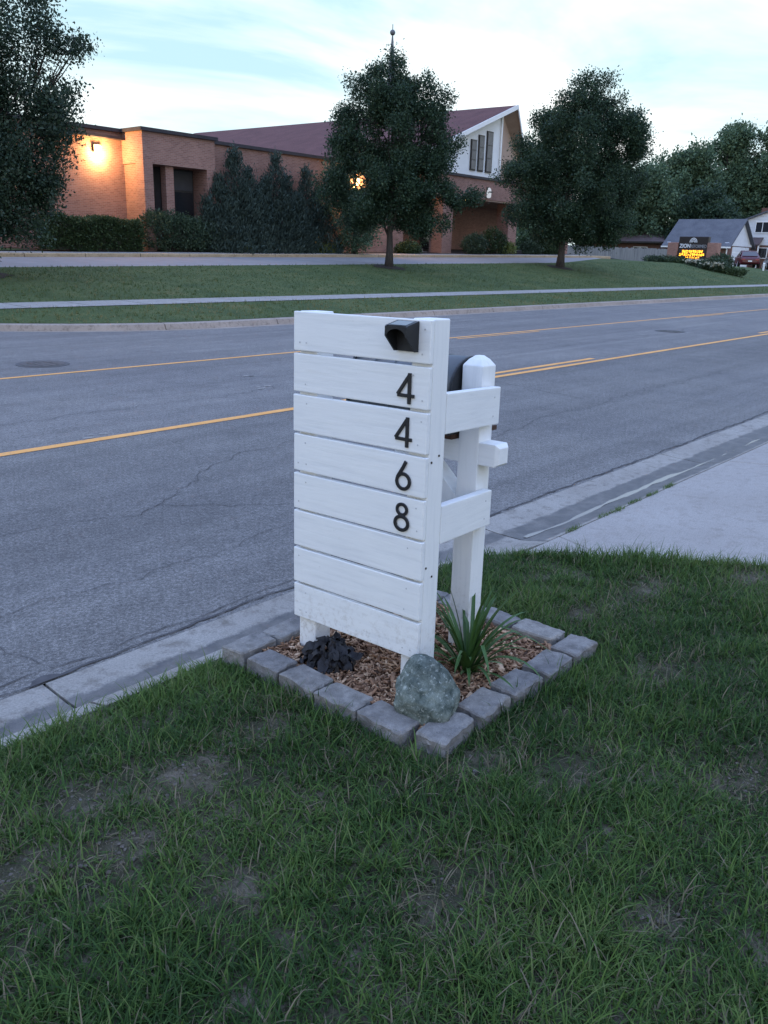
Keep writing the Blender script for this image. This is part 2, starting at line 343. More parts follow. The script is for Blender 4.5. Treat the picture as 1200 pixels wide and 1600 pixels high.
# ------------------------------------------------------------------ mesh helpers
class MB:
    """collects polygons, then links them as ONE mesh object"""
    def __init__(s): s.v = []; s.f = []; s.mi = []; s.m = 0
    def add(s, vs, fs):
        o = len(s.v); s.v += [tuple(p) for p in vs]
        s.f += [[i+o for i in f] for f in fs]; s.mi += [s.m]*len(fs); return s
    def box(s, x0, x1, y0, y1, z0, z1):
        return s.add([(x0, y0, z0), (x1, y0, z0), (x1, y1, z0), (x0, y1, z0), (x0, y0, z1), (x1, y0, z1), (x1, y1, z1), (x0, y1, z1)],
                     [(0, 3, 2, 1), (4, 5, 6, 7), (0, 1, 5, 4), (1, 2, 6, 5), (2, 3, 7, 6), (3, 0, 4, 7)])
    def prism(s, poly, axis, a, b):
        """poly of 2-D points extruded along axis from a to b"""
        def P(p, t):
            return {'x': (t, p[0], p[1]), 'y': (p[0], t, p[1]), 'z': (p[0], p[1], t)}[axis]
        n = len(poly); vs = [P(p, a) for p in poly]+[P(p, b) for p in poly]
        return s.add(vs, [list(range(n))[::-1], list(range(n, 2*n))]+[(i, (i+1) % n, n+(i+1) % n, n+i) for i in range(n)])
    def tube(s, pts, rad, n=8, cap=True):
        pts = [Vector(p) for p in pts]; o = []
        for i, p in enumerate(pts):
            d = (pts[min(i+1, len(pts)-1)]-pts[max(i-1, 0)]).normalized()
            a = d.cross(Vector((0, 0, 1)) if abs(d.z) < .9 else Vector((1, 0, 0))).normalized(); b = d.cross(a)
            r = rad[i] if hasattr(rad, '__len__') else rad
            o += [p+(a*math.cos(2*math.pi*k/n)+b*math.sin(2*math.pi*k/n))*r for k in range(n)]
        fs = [(i*n+k, i*n+(k+1) % n, (i+1)*n+(k+1) % n, (i+1)*n+k) for i in range(len(pts)-1) for k in range(n)]
        if cap: fs += [list(range(n))[::-1], [(len(pts)-1)*n+k for k in range(n)]]
        return s.add(o, fs)
    def quad(s, *p): return s.add(p, [list(range(len(p)))])
    def build(s, name, mat, parent=None, bevel=0, seg=2, smooth=False):
        me = bpy.data.meshes.new(name); me.from_pydata(s.v, [], s.f)
        for m in (mat if isinstance(mat, (list, tuple)) else [mat]): me.materials.append(M[m] if isinstance(m, str) else m)
        me.polygons.foreach_set('material_index', s.mi)
        bm = bmesh.new(); bm.from_mesh(me)
        bmesh.ops.recalc_face_normals(bm, faces=bm.faces)
        if bevel: bmesh.ops.bevel(bm, geom=[e for e in bm.edges if len(e.link_faces) == 2 and e.calc_face_angle(0) > .4], offset=bevel, segments=seg, affect='EDGES', profile=.6)
        bm.to_mesh(me); bm.free()
        if smooth: me.polygons.foreach_set('use_smooth', [True]*len(me.polygons))
        return link(name, me, parent)
def link(name, me, parent=None):
    o = bpy.data.objects.new(name, me); COL.objects.link(o)
    if parent is not None: o.parent = parent
    return o
def tag(o, label=None, cat=None, group=None, kind=None):
    for k, v in (('label', label), ('category', cat), ('group', group), ('kind', kind)):
        if v: o[k] = v
    return o
def thing(name, label, cat, loc=(0, 0, 0), rz=0., group=None):
    o = bpy.data.objects.new(name, None); COL.objects.link(o); o.empty_display_size = .2
    o.location = loc; o.rotation_euler = (0, 0, rz); return tag(o, label, cat, group)
def structure(o): o['kind'] = 'structure'; return o
def fast_mesh(name, verts, faces_flat, nper, mat, tint=None, parent=None, smooth=False):
    """verts (N,3), faces as a flat index array of equal polygons"""
    me = bpy.data.meshes.new(name); nv = len(verts); nl = len(faces_flat); nf = nl//nper
    me.vertices.add(nv); me.vertices.foreach_set('co', np.asarray(verts, np.float32).ravel())
    me.loops.add(nl); me.loops.foreach_set('vertex_index', np.asarray(faces_flat, np.int32))
    me.polygons.add(nf); me.polygons.foreach_set('loop_start', np.arange(0, nl, nper, dtype=np.int32))
    me.polygons.foreach_set('loop_total', np.full(nf, nper, np.int32))
    if smooth: me.polygons.foreach_set('use_smooth', np.ones(nf, bool))
    me.update(calc_edges=True)
    if tint is not None:
        a = me.attributes.new('tint', 'FLOAT', 'POINT'); a.data.foreach_set('value', np.asarray(tint, np.float32))
    me.materials.append(M[mat]); return link(name, me, parent)
def unit(v): return v/np.maximum(np.linalg.norm(v, axis=-1, keepdims=True), 1e-9)

# ------------------------------------------------------------------ terrain heights beyond the road
def zd(x): return float(np.interp(x, [-60, 0, 58, 70, 95, 320], [.6, .68, 1.50, 1.50, .95, .6]))
def curb_y(x): return 15.3 + (min(.092*max(0, 12-x)**2, 4.5) if x < 12 else 0)
def zt(x, y):
    d = zd(x); yc = curb_y(x); g = max(0., min(1., (66-x)/8)) if x > 58 else 1.
    return float(np.interp(y, [yc, yc+.3, max(17.9, yc+.6), max(19.2, yc+1.9), 26, 30.3, 30.5, 31.5, 36, 60, 400], [0, .03, .22, .25, d, d+.2*g, d+.33*g, d+.38*g, d+.6*g, d+.8*g, d+2]))
XS = [-60, -40, -25, -15, -8, -4, 0]+list(np.arange(2, 14, 1.))+list(np.arange(14, 70, 2.))+list(np.arange(70, 110, 5.))+[120, 150, 200, 320]
def strip(name, lo, hi, n, zf, mat, xs=XS, kind='structure', parent=None):
    b = MB(); fl = lo if callable(lo) else (lambda x: lo); fh = hi if callable(hi) else (lambda x: hi)
    vs = []; m = n+1
    for x in xs:
        a, c = fl(x), fh(x)
        vs += [(x, a+(c-a)*k/n, zf(x, a+(c-a)*k/n)) for k in range(m)]
    b.add(vs, [(i*m+k, (i+1)*m+k, (i+1)*m+k+1, i*m+k+1) for i in range(len(xs)-1) for k in range(n)])
    o = b.build(name, mat, parent, smooth=True)
    if kind and parent is None: o['kind'] = kind
    return o
structure(MB().box(-700, 900, -600, 1000, -1.2, -.6).build('ground', 'ground'))
RZ = -.115
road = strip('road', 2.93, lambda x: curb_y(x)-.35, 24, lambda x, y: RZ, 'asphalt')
strip('far_verge', lambda x: curb_y(x)+.15, lambda x: max(17.9, curb_y(x)+.6), 6, zt, 'turf')
fw = structure(bpy.data.objects.new('far_sidewalk', None)); COL.objects.link(fw)
wx_ = [-60, -20, 0]+list(np.arange(3., 66, 1.5))+[70, 80, 100, 140, 320]
for p_, q_ in zip(wx_[:-1], wx_[1:]):
    g_ = .012; strip('slab', lambda x: max(17.9, curb_y(x)+.6), lambda x: max(19.2, curb_y(x)+1.9), 2, lambda x, y: zt(x, y)+.012, 'walk', [p_+g_, (p_+q_)/2, q_-g_], parent=fw)
strip('far_sidewalk_bed', lambda x: max(17.9, curb_y(x)+.6), lambda x: max(19.2, curb_y(x)+1.9), 2, lambda x, y: zt(x, y)-.004, 'mulch_far')
strip('far_lawn', lambda x: max(19.2, curb_y(x)+1.9), lambda x: 26. if x < 46 else 26+min((x-46)*.3, 4.4), 12, zt, 'turf')
DX = [x for x in XS if x <= 60]
strip('church_drive', lambda x: 26. if x < 46 else 26+min((x-46)*.3, 4.2), 30.3, 4, lambda x, y: zt(x, y), 'asphalt_far', DX)
strip('church_walk', 30.5, 31.3, 1, lambda x, y: zt(x, y)+.01, 'walk', DX)
strip('church_bed', 31.3, 40, 5, zt, 'mulch_far', [x for x in XS if 6 < x <= 60])
strip('side_lawn', 31.3, 60, 6, zt, 'turf', [x for x in XS if x <= 7])
strip('rear_lawn', 40, 400, 10, zt, 'turf', [x for x in XS if x > 6])
strip('east_lawn', 30.5, 40, 5, zt, 'turf', [x for x in XS if x >= 60])
# a patch of lawn at the left beyond the kerb
b = MB(); pts = [(6.5, 31.35), (14.5, 31.35), (16.3, 31.9), (15.0, 33.6), (6.5, 34.4)]
b.add([(x, y, zt(x, y)+.03) for x, y in pts], [range(len(pts))]); structure(b.build('corner_lawn', 'turf'))

# kerbs, cast in sections with open joints
kerb = structure(bpy.data.objects.new('far_kerb', None)); COL.objects.link(kerb)
def section(poly_f, x0, x1, mat, parent, name='kerb_section', n=1):
    b = MB(); xs = [x0+(x1-x0)*k/n for k in range(n+1)]; P = [[(x, y, z) for y, z in poly_f(x)] for x in xs]; m = len(P[0])
    vs = [p for r in P for p in r]
    fs = [(i*m+k, i*m+(k+1) % m, (i+1)*m+(k+1) % m, (i+1)*m+k) for i in range(n) for k in range(m)]+[list(range(m)), [n*m+k for k in range(m)]]
    b.add(vs, fs); return b.build(name, mat, parent)
def far_prof(x):
    y = curb_y(x); return [(y-.36, -.3), (y-.36, RZ+.004), (y-.05, RZ-.01), (y, -.01), (y+.03, .0), (y+.15, .012), (y+.15, -.3)]
x = 4.6
while x < 110:
    L = 3.05 if x < 60 else 10
    section(far_prof, x+.012, x+L-.012, 'old_curb', kerb, n=4); x += L
dk = structure(bpy.data.objects.new('church_kerb', None)); COL.objects.link(dk)
x = 8.
while x < 59:
    L = 2.4
    section(lambda q: [(30.3, zd(q)+.1), (30.3, zd(q)+.31), (30.32, zd(q)+.335), (30.495, zd(q)+.345), (30.495, zd(q)+.1)], x+.015, x+L-.015, 'warm_curb', dk); x += L
nk = structure(bpy.data.objects.new('near_kerb', None)); COL.objects.link(nk)
JT = [-7.5, -4.55, -1.58, 1.38, 4.30, 7.25, 10.2, 13.15, 16.1, 19.0, 22, 25, 28, 31, 34]
def kerb_prof(x): return [(2.925, -.35), (2.925, RZ+.002), (2.74, -.125), (2.68, -.123), (2.64, -.108), (2.60, -.072), (2.57, -.052), (2.475, -.030), (2.475, -.35)]
def taper_prof(x):
    k = max(0., min(1., (x-3.0)/1.29)); k = k*k*(3-2*k); a = kerb_prof(x); c = [(2.925, -.35), (2.925, RZ+.002), (2.74, -.126), (2.66, -.128), (2.60, -.128), (2.55, -.127), (2.48, -.114), (2.36, -.088), (2.36, -.35)]
    return [(p[0]*(1-k)+q[0]*k, p[1]*(1-k)+q[1]*k) for p, q in zip(a, c)]
def cut_prof(x): return [(2.925, -.35), (2.925, RZ+.002), (2.74, -.126), (2.55, -.128), (2.42, -.105), (2.36, -.085), (2.36, -.35)]
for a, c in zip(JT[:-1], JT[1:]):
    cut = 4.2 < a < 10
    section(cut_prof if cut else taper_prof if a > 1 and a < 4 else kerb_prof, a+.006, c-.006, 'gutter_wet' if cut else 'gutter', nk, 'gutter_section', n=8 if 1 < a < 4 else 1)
# silt and old asphalt in the joints
structure(MB().box(-30, 60, 2.36, 2.94, -.36, -.16).build('gutter_bed', 'crack'))

# near lawn sheet, driveway apron in slabs
def lawn_edge(y): return 3.64+(2.49-y)*.73      # x of the lawn / driveway line
b = MB(); ys = [-40, -20, -8, -4, -2, -1, -.4, 0, .4, .8, 1.2, 1.6, 1.9, 2.1, 2.25, 2.36, 2.47]
nx = 40
def near_z(x, y):
    return .012*mnoise.noise(Vector((x*1.7, y*1.7, 3)))+.008*mnoise.noise(Vector((x*5, y*5, 9)))-.006-.036*max(0, min(1, (y-2.1)/.37))**1.5
rows = []
for y in ys:
    xe = lawn_edge(y); xs = [-40, -20, -10, -5, -2, -1]+list(np.linspace(-.6, xe, 40)); rows.append([(x, y, near_z(x, y)) for x in xs])
m = len(rows[0]); b.add([p for r in rows for p in r], [(i*m+k, i*m+k+1, (i+1)*m+k+1, (i+1)*m+k) for i in range(len(rows)-1) for k in range(m-1)])
structure(b.build('lawn', 'soil', smooth=True))
b = MB(); b.add([(11.5, 2.47, 0), (60, 2.47, 0), (60, -60, 0), (11.5, -60, 0)], [(0, 1, 2, 3)]); structure(b.build('neighbour_lawn', 'turf'))
dw = structure(bpy.data.objects.new('driveway', None)); COL.objects.link(dw)
def slab(poly):
    b = MB(); z = lambda y: -.085+(2.36-y)*.055 if y > .8 else .0008
    cx = sum(p[0] for p in poly)/len(poly); cy = sum(p[1] for p in poly)/len(poly)
    q = [(cx+(x-cx)*(1-.004), cy+(y-cy)*(1-.006)) for x, y in poly]; n = len(q)
    b.add([(x, y, z(y)) for x, y in q]+[(x, y, -.4) for x, y in q], [range(n)]+[(i, n+i, n+(i+1) % n, (i+1) % n) for i in range(n)])
    return b.build('slab', 'concrete', dw, bevel=.006, seg=1)
e = lambda y: lawn_edge(y)+.0
slab([(4.42, 2.36), (7.3, 2.36), (7.6, .8), (4.88, .8), (4.16, 1.79)])
slab([(3.735, 2.36), (4.42, 2.36), (4.16, 1.79)])
slab([(7.3, 2.36), (11.4, 2.36), (11.4, .8), (7.6, .8)])
slab([(4.88, .8), (7.6, .8), (7.6, -3), (e(-3), -3)])
slab([(7.6, .8), (11.4, .8), (11.4, -3), (7.6, -3)])
slab([(e(-3), -3), (11.4, -3), (11.4, -14), (e(-3), -14)])
structure(MB().add([(3.6, 2.36, -.12), (11.45, 2.36, -.12), (11.45, -14, -.12), (3.6, -14, -.12)], [(0, 1, 2, 3)]).build('driveway_base', 'crack'))
# shallow water lying in the flow line
def ribbon(pts, wid, z, name, mat, parent=None, jit=0.):
    b = MB(); n = len(pts); vs = []
    for i, p in enumerate(pts):
        d = Vector(pts[min(i+1, n-1)])-Vector(pts[max(i-1, 0)]); d = Vector((-d.y, d.x)).normalized()
        w = wid[i] if hasattr(wid, '__len__') else wid
        a = w*(.5+random.uniform(-jit, jit)); c = w*(.5+random.uniform(-jit, jit))
        vs += [(p[0]+d.x*a, p[1]+d.y*a, z), (p[0]-d.x*c, p[1]-d.y*c, z)]
    b.add(vs, [(2*i, 2*i+2, 2*i+3, 2*i+1) for i in range(n-1)]); return b.build(name, mat, parent)
wx = np.linspace(4.35, 8.7, 60)
o = ribbon([(x, 2.555-.012*(x-4.3)+.015*math.sin(x*2.3)+.008*math.sin(x*6.1)) for x in wx], [max(.004, .022+.022*math.sin((x-4.35)/4.35*math.pi)+.012*math.sin(x*9)+.01*math.sin(x*23)) for x in wx], -.1225, 'gutter_water', 'water', None, .12)
structure(o)

# road markings
def mark(x0, x1, y, w):
    n = max(2, int((x1-x0)/.35)); xs = np.linspace(x0, x1, n)
    return ribbon([(x, y) for x in xs], w, RZ+.004, 'yellow_line', 'yellow', road, .035)
mark(-40, 160, 6.74, .115); mark(-40, 160, 10.72, .095)
for k in range(-3, 8):
    mark(10.4+12.2*k, 13.7+12.2*k, 6.97, .11)
    if k >= 0: mark(14.5+12.2*k, 17.8+12.2*k, 10.52, .07)
# cracks and the ragged edge against the gutter
def walk(p, q, amp, step=.08, seed=0):
    r = random.Random(seed); n = max(3, int(math.dist(p, q)/step)); o = []; off = 0
    for i in range(n+1):
        t = i/n; off = off*.85+r.uniform(-amp, amp); k = math.sin(t*math.pi)**.3 if 0 < t < 1 else 0
        dx, dy = q[0]-p[0], q[1]-p[1]; L = math.hypot(dx, dy)
        o.append((p[0]+dx*t-dy/L*off*k, p[1]+dy*t+dx/L*off*k))
    return o
for i, (p, q, w, a) in enumerate([((2.9, 4.55), (4.6, 5.5), .014, .05), ((3.05, 4.7), (3.75, 4.1), .012, .05), ((3.75, 4.1), (3.9, 3.5), .009, .04), ((0.6, 5.2), (2.9, 4.55), .010, .05), ((4.6, 5.5), (9, 5.9), .012, .06),
        ((1.2, 3.6), (3.8, 3.75), .008, .05), ((4.45, 2.95), (4.25, 3.75), .016, .03), ((5.2, 4.2), (7.9, 4.6), .012, .06), ((7.9, 4.6), (14, 4.8), .014, .08), ((3, 7.9), (14, 8.3), .014, .1), ((14, 8.3), (30, 8.6), .016, .12),
        ((5, 12.9), (26, 13.3), .02, .12), ((9.5, 4.9), (9.9, 6.6), .012, .04), ((17, 3.4), (17.4, 6.6), .014, .06), ((1.45, 3.1), (1.2, 5.0), .007, .05)]):
    ribbon(walk(p, q, a*.8, .06, i), w*(.42 if p[0] < 9 else .7), RZ+.005, 'crack', 'crack', road, .35)
ed = walk((-6, 2.955), (30, 2.95), .012, .05, 91)
ribbon(ed, [.013+.010*mnoise.noise(Vector((p[0]*3, 0, 5))) for p in ed], RZ+.006, 'edge_crack', 'crack', road, .4)
ed2 = walk((-2, 3.03), (4.2, 3.0), .014, .06, 92)
ribbon(ed2, .005, RZ+.005, 'edge_crack', 'crack', road, .45)
# broken corner of asphalt at the open joint
b = MB(); pts = [(1.33, 2.93), (1.35, 2.965), (1.40, 2.985), (1.45, 2.96), (1.47, 2.93)]
b.add([(x, y, RZ+.008) for x, y in pts], [range(5)]); b.build('pothole', 'crack', road)
def disc(name, c, r, mat, z, parent, h=.01, n=24, sx=1.):
    b = MB(); b.prism([(c[0]+sx*r*math.cos(2*math.pi*k/n), c[1]+r*math.sin(2*math.pi*k/n)) for k in range(n)], 'z', z-h, z); return b.build(name, mat, parent)
for (cx, cy, lb) in ((6.0, 11.72, 'round iron manhole cover in the far lane at the left of the road'), (20.9, 8.6, 'worn iron manhole cover in the middle lane right of the sign')):
    t = thing('manhole_cover', lb, 'manhole cover', (cx, cy, RZ), 0, 'manhole covers in the road')
    disc('ring', (0, 0), .37, 'patch', .006, t); disc('lid', (0, 0), .30, 'iron', .011, t)
    for k in range(8):
        a = k*math.pi/4; MB().box(-.02, .02, -.09, .09, .011, .015).build('rib', 'iron', t).location = (.17*math.cos(a), .17*math.sin(a), 0)
# pale spatters of dried paint on the road
sp = MB(); rr = random.Random(5)
for cx, cy in ((7.1, 8.1), (7.6, 9.0), (8.6, 8.9), (9.9, 8.0), (3.9, 6.9), (5.4, 9.2)):
    for k in range(4):
        x = cx+rr.uniform(-.25, .25); y = cy+rr.uniform(-.1, .1); s = rr.uniform(.02, .06)
        sp.add([(x+s*1.6*math.cos(a)*rr.uniform(.6, 1), y+s*.7*math.sin(a)*rr.uniform(.6, 1), RZ+.004) for a in np.linspace(0, 5.4, 7)], [range(7)])
sp.build('paint_spatter', 'walk', road)['kind'] = 'stuff'

# ------------------------------------------------------------------ the church
GZ = 1.0
ch = thing('church', 'long low brick church with maroon roof and white gable across the road', 'church')
def bx(name, mat, *a, parent=ch, bevel=0): return MB().box(*a).build(name, mat, parent, bevel, 1)
bx('wall', 'brick', 6, 21.9, 33.5, 34, GZ, 6.1)
bx('wall', 'brick', 25.2, 39.1, 32.6, 33.2, GZ, 6.05)
bx('side_wall', 'brick', 6, 6.4, 34, 60, GZ, 6.1)
bx('flat_roof', 'fascia', 6.4, 38.9, 33.2, 60, 5.8, 5.9)
bx('header', 'brick', 21.5, 25.2, 32.0, 33.5, 4.88, 6.1)
bx('pier', 'brick', 21.5, 21.95, 32.0, 32.55, GZ, 4.88)
bx('pier', 'brick', 24.75, 25.2, 32.0, 33.3, GZ, 4.88)
bx('pier', 'brick', 22.7, 23.1, 32.18, 32.55, GZ, 4.88)
bx('panel_wall', 'brick', 21.95, 24.75, 33.05, 33.5, GZ, 2.3); bx('inner_wall', 'fascia', 21.95, 24.75, 33.1, 33.5, 2.302, 4.878)
bx('panel_wall', 'brick', 21.56, 21.9, 32.55, 33.5, GZ, 4.88)
for a, c in ((21.98, 22.72), (23.08, 24.72)):
    w = bx('window', 'bronze', a, c, 33.0, 33.06, 2.3, 4.86)
    bx('pane', 'glass', a+.06, c-.06, 32.98, 32.998, 2.42, 3.92, parent=w); bx('pane', 'curtain', a+.06, c-.06, 32.98, 32.998, 4.0, 4.8, parent=w)
for a in ((6, 21.5, 33.38, 33.62, 6.1, 6.24), (21.38, 25.32, 31.88, 32.12, 6.102, 6.242), (21.38, 21.62, 32.12, 33.38, 6.102, 6.242), (25.32, 40.2, 32.48, 32.72, 6.05, 6.19)):
    bx('fascia', 'fascia', *a)
# wide porch below the gable
bx('porch_band', 'brick', 40.3, 57.2, 32.0, 32.6, 4.98, 6.12)
bx('porch_roof', 'fascia', 40.3, 57.2, 32.6, 36.5, 5.02, 5.9)
bx('porch_soffit', 'tan_and_shade', 40.35, 57.15, 32.05, 36.4, 4.9, 4.975)
bx('fascia', 'fascia', 40.2, 57.3, 31.9, 32.7, 6.122, 6.26)
bx('back_wall', 'brick', 39.1, 57.2, 36.5, 37, GZ, 6.6)
bx('side_wall', 'brick', 38.7, 39.1, 33.2, 36.5, GZ, 6.0)
for x0 in (42.07, 49.2, 56.3):
    c = bx('column', 'brick', x0, x0+.98, 32.04, 33.0, GZ, 4.9)
d = bx('door', 'bronze', 45.5, 48.2, 36.42, 36.5, GZ, 4.2)
for k in range(2): bx('pane', 'glass', 45.6+1.32*k, 46.8+1.32*k, 36.39, 36.418, 1.9, 4.0, parent=d)
for k in range(3): bx('step', 'stone_step', 39.3, 42.0, 33.0+.4*k, 33.4+.4*k, GZ, 1.75+.17*k)
# white gable that folds forward like a prow
AP = Vector((49.75, 32.3, 10.86)); BK = Vector((47.35, 62.7, 10.86))
b = MB(); b.add([(39.2, 33, 6.3), (49.1, 33, 6.3), (49.1, 33, 10.42), (39.2, 33, 6.5)], [(0, 1, 2, 3)])
b.add([(39.2, 33.25, 6.3), (49.1, 33.25, 6.3), (49.1, 33.25, 10.42), (39.2, 33.25, 6.5)], [(3, 2, 1, 0)]); b.build('gable_wall', 'white_wall', ch)
b = MB(); b.add([(49.11, 33.0, 6.3), (57.6, 35.9, 6.3), (57.6, 35.9, 6.4), (49.11, 33.0, 10.42)], [(0, 1, 2, 3)]); b.build('gable_wall', 'tan_and_shade', ch)  # right half of the white gable, its shading painted in as tan
bx('corner_trim', 'white_trim', 49.02, 49.16, 32.9, 32.985, 6.3, 10.4)
for x0, x1, zt_ in ((45.82, 46.42, 8.48), (46.62, 47.24, 8.82), (47.5, 48.18, 9.14)):
    w = bx('window', 'bronze', x0, x1, 32.93, 32.99, 6.7, zt_)
    n = 3
    for k in range(n): bx('pane', 'stained', x0+.06, x1-.06, 32.9, 32.928, 6.76+(zt_-6.82)/n*k+.02, 6.76+(zt_-6.82)/n*(k+1)-.02, parent=w)
def roof(poly, th, name, mat, parent=ch):
    b = MB(); n = len(poly); b.add(list(poly)+[(p[0], p[1], p[2]-th) for p in poly], [range(n), list(range(n, 2*n))[::-1]]+[(i, n+i, n+(i+1) % n, (i+1) % n) for i in range(n)])
    return b.build(name, mat, parent)
LE0 = Vector((38.2, 32.55, 6.28)); LE1 = Vector((35.8, 62.7, 6.28)); RE0 = Vector((58.6, 36.3, 5.9)); RE1 = Vector((59, 62.7, 5.9))
roof([AP, LE0, LE1, BK], .16, 'roof', 'roof_red'); roof([AP, BK, RE1, RE0], .16, 'roof', 'roof_red')
def rake(p, q, off):
    b = MB(); up = Vector((0, 0, .03)); dn = Vector((0, 0, -.24)); o = Vector(off)
    P = [p+up, q+up, q+dn, p+dn]; b.add([v+o for v in P]+[v+o*4 for v in P], [(0, 1, 2, 3), (4, 7, 6, 5), (0, 4, 5, 1), (1, 5, 6, 2), (2, 6, 7, 3), (3, 7, 4, 0)]); b.build('rake_board', 'white_trim', ch)
rake(AP, LE0, (0, -.02, 0)); rake(AP, RE0, (.0, -.02, 0))
# soffit between rake and wall
b = MB(); b.add([AP-Vector((0, 0, .19)), LE0-Vector((0, 0, .19)), Vector((39.2, 33, 6.45)), Vector((49.1, 33, 10.4))], [(0, 1, 2, 3)]); b.build('soffit', 'white_wall', ch)
b = MB(); b.add([AP-Vector((0, 0, .19)), RE0-Vector((0, 0, .19)), Vector((57.6, 35.9, 6.3)), Vector((49.12, 33, 10.4))], [(0, 1, 2, 3)]); b.build('soffit', 'tan_and_shade', ch)
# steeple
sx, sy = 51.0, 44.1
b = MB(); n = 8
for z0, r0, z1, r1 in ((10.1, .62, 11.6, .5), (11.6, .5, 16.55, .045)):
    b.add([(sx+r0*math.cos(k*math.pi/4), sy+r0*math.sin(k*math.pi/4), z0) for k in range(n)]+[(sx+r1*math.cos(k*math.pi/4), sy+r1*math.sin(k*math.pi/4), z1) for k in range(n)],
          [(k, (k+1) % n, n+(k+1) % n, n+k) for k in range(n)]+[list(range(n))[::-1], list(range(n, 2*n))])
st = b.build('steeple', 'steel', ch)
me = bpy.data.meshes.new('ball'); bm = bmesh.new(); bmesh.ops.create_icosphere(bm, subdivisions=2, radius=.2); bm.to_mesh(me); bm.free(); me.materials.append(M['steel'])
o = link('ball', me, st); o.location = (sx, sy, 16.72)
MB().tube([(sx, sy, 16.9), (sx, sy, 17.25)], .03, 6).build('finial', 'steel', st)
# lamps on the wall: the lens gives the light, a lamp beside it throws it
def wall_lamp(label, x, y, z, power, r=.12, spot=False):
    t = thing('wall_lamp', label, 'wall lamp', (x, y, z), 0, 'lit lamps on the church walls')
    MB().box(-.16, .16, -.10, 0, -.13, .16).build('housing', 'bronze', t, .015, 1)
    MB().box(-.15, .15, -.14, -.102, -.125, .14).build('lens', 'lamp_lit', t, .008, 1)
    l = bpy.data.lights.new('lamp_light', 'POINT'); l.energy = power; l.color = (1, .56, .22); l.shadow_soft_size = .1
    lo = bpy.data.objects.new('lamp_light', l); COL.objects.link(lo); lo.parent = t; lo.location = (0, -.32, -.14)
    return t
wall_lamp('glowing orange lamp on the recessed brick wall beside the left tree', 20.28, 33.49, 5.36, 300)
wall_lamp('amber lamp glowing through the leaves of the middle tree', 35.0, 32.59, 5.2, 300)
t = thing('porch_lamp', 'small warm downlight under the porch edge right of the middle tree', 'porch lamp', (44.9, 32.5, 4.9))
disc('trim_ring', (0, 0), .12, 'bronze', -.002, t, .03); disc('lens', (0, 0), .08, 'lamp_lit', -.034, t, .02)
l = bpy.data.lights.new('lamp_light', 'POINT'); l.energy = 14; l.color = (1, .6, .3); l.shadow_soft_size = .08
lo = bpy.data.objects.new('lamp_light', l); COL.objects.link(lo); lo.parent = t; lo.location = (0, 0, -.25)
t = thing('wall_lantern', 'pale oval lantern on the brick band below the white gable', 'lantern', (46.5, 32.0, 5.42))
MB().box(-.10, .10, -.04, -.002, -.36, .30).build('back_plate', 'bronze', t)
MB().tube([(0, -.13, -.34), (0, -.13, -.28), (0, -.13, -.05), (0, -.13, .15), (0, -.13, .26)], [.08, .14, .15, .13, .05], 10).build('glass', 'lantern_lit', t, smooth=True)
MB().box(-.16, .16, -.29, -.24, -.04, .04).build('band', 'bronze', t)

# ------------------------------------------------------------------ foliage tools
def blob_points(lobes, n, shell=.55, gap=.0, gs=.8, seed=0, sub=0, sr=.34):
    """cluster centres and outward directions: each lobe of a crown is a set of smaller leafy tufts with air between them"""
    r = np.random.default_rng(seed); lobes = np.array(lobes, float)
    if sub:
        S = []
        for L in lobes:
            for q in range(sub):
                d = unit(r.normal(size=3)); k = r.uniform(.62, 1.05) if q < sub*.8 else r.uniform(.1, .6); f = sr*r.uniform(.7, 1.35)
                S.append((*(L[:3]+d*L[3:6]*k), *(np.full(3, f*L[3:6].mean())*np.array([.95, .95, 1.08]))))
        lobes = np.array(S)
    vol = lobes[:, 3]*lobes[:, 4]*lobes[:, 5]; pr = vol**.72; pr /= pr.sum(); P = []; D = []; tot = 0
    while tot < n:
        m = n*2; k = r.choice(len(lobes), m, p=pr); d = unit(r.normal(size=(m, 3))); rad = shell+(1.05-shell)*r.random(m)**.7
        rad *= 1+.10*np.sin(d[:, 0]*7+k*1.7)*np.sin(d[:, 2]*6+k)+.07*r.normal(size=m)
        p = lobes[k, :3]+d*lobes[k, 3:6]*rad[:, None]; q = p*gs
        nz = np.sin(q[:, 0]*2.1+1.3*np.sin(q[:, 1]*1.7+k))*np.sin(q[:, 1]*2.3+1.1*np.sin(q[:, 2]*1.9))*np.sin(q[:, 2]*2.6+1.2*np.sin(q[:, 0]*1.5))
        keep = nz > -1+gap*1.2
        if not sub:
            deep = np.zeros(m, bool)
            for L in lobes: deep |= (((p-L[:3])/L[3:6])**2).sum(1) < .30
            keep &= (~deep) | (r.random(m) < .30)
        P.append(p[keep]); D.append(d[keep]); tot += keep.sum()
    return np.concatenate(P)[:n], np.concatenate(D)[:n]
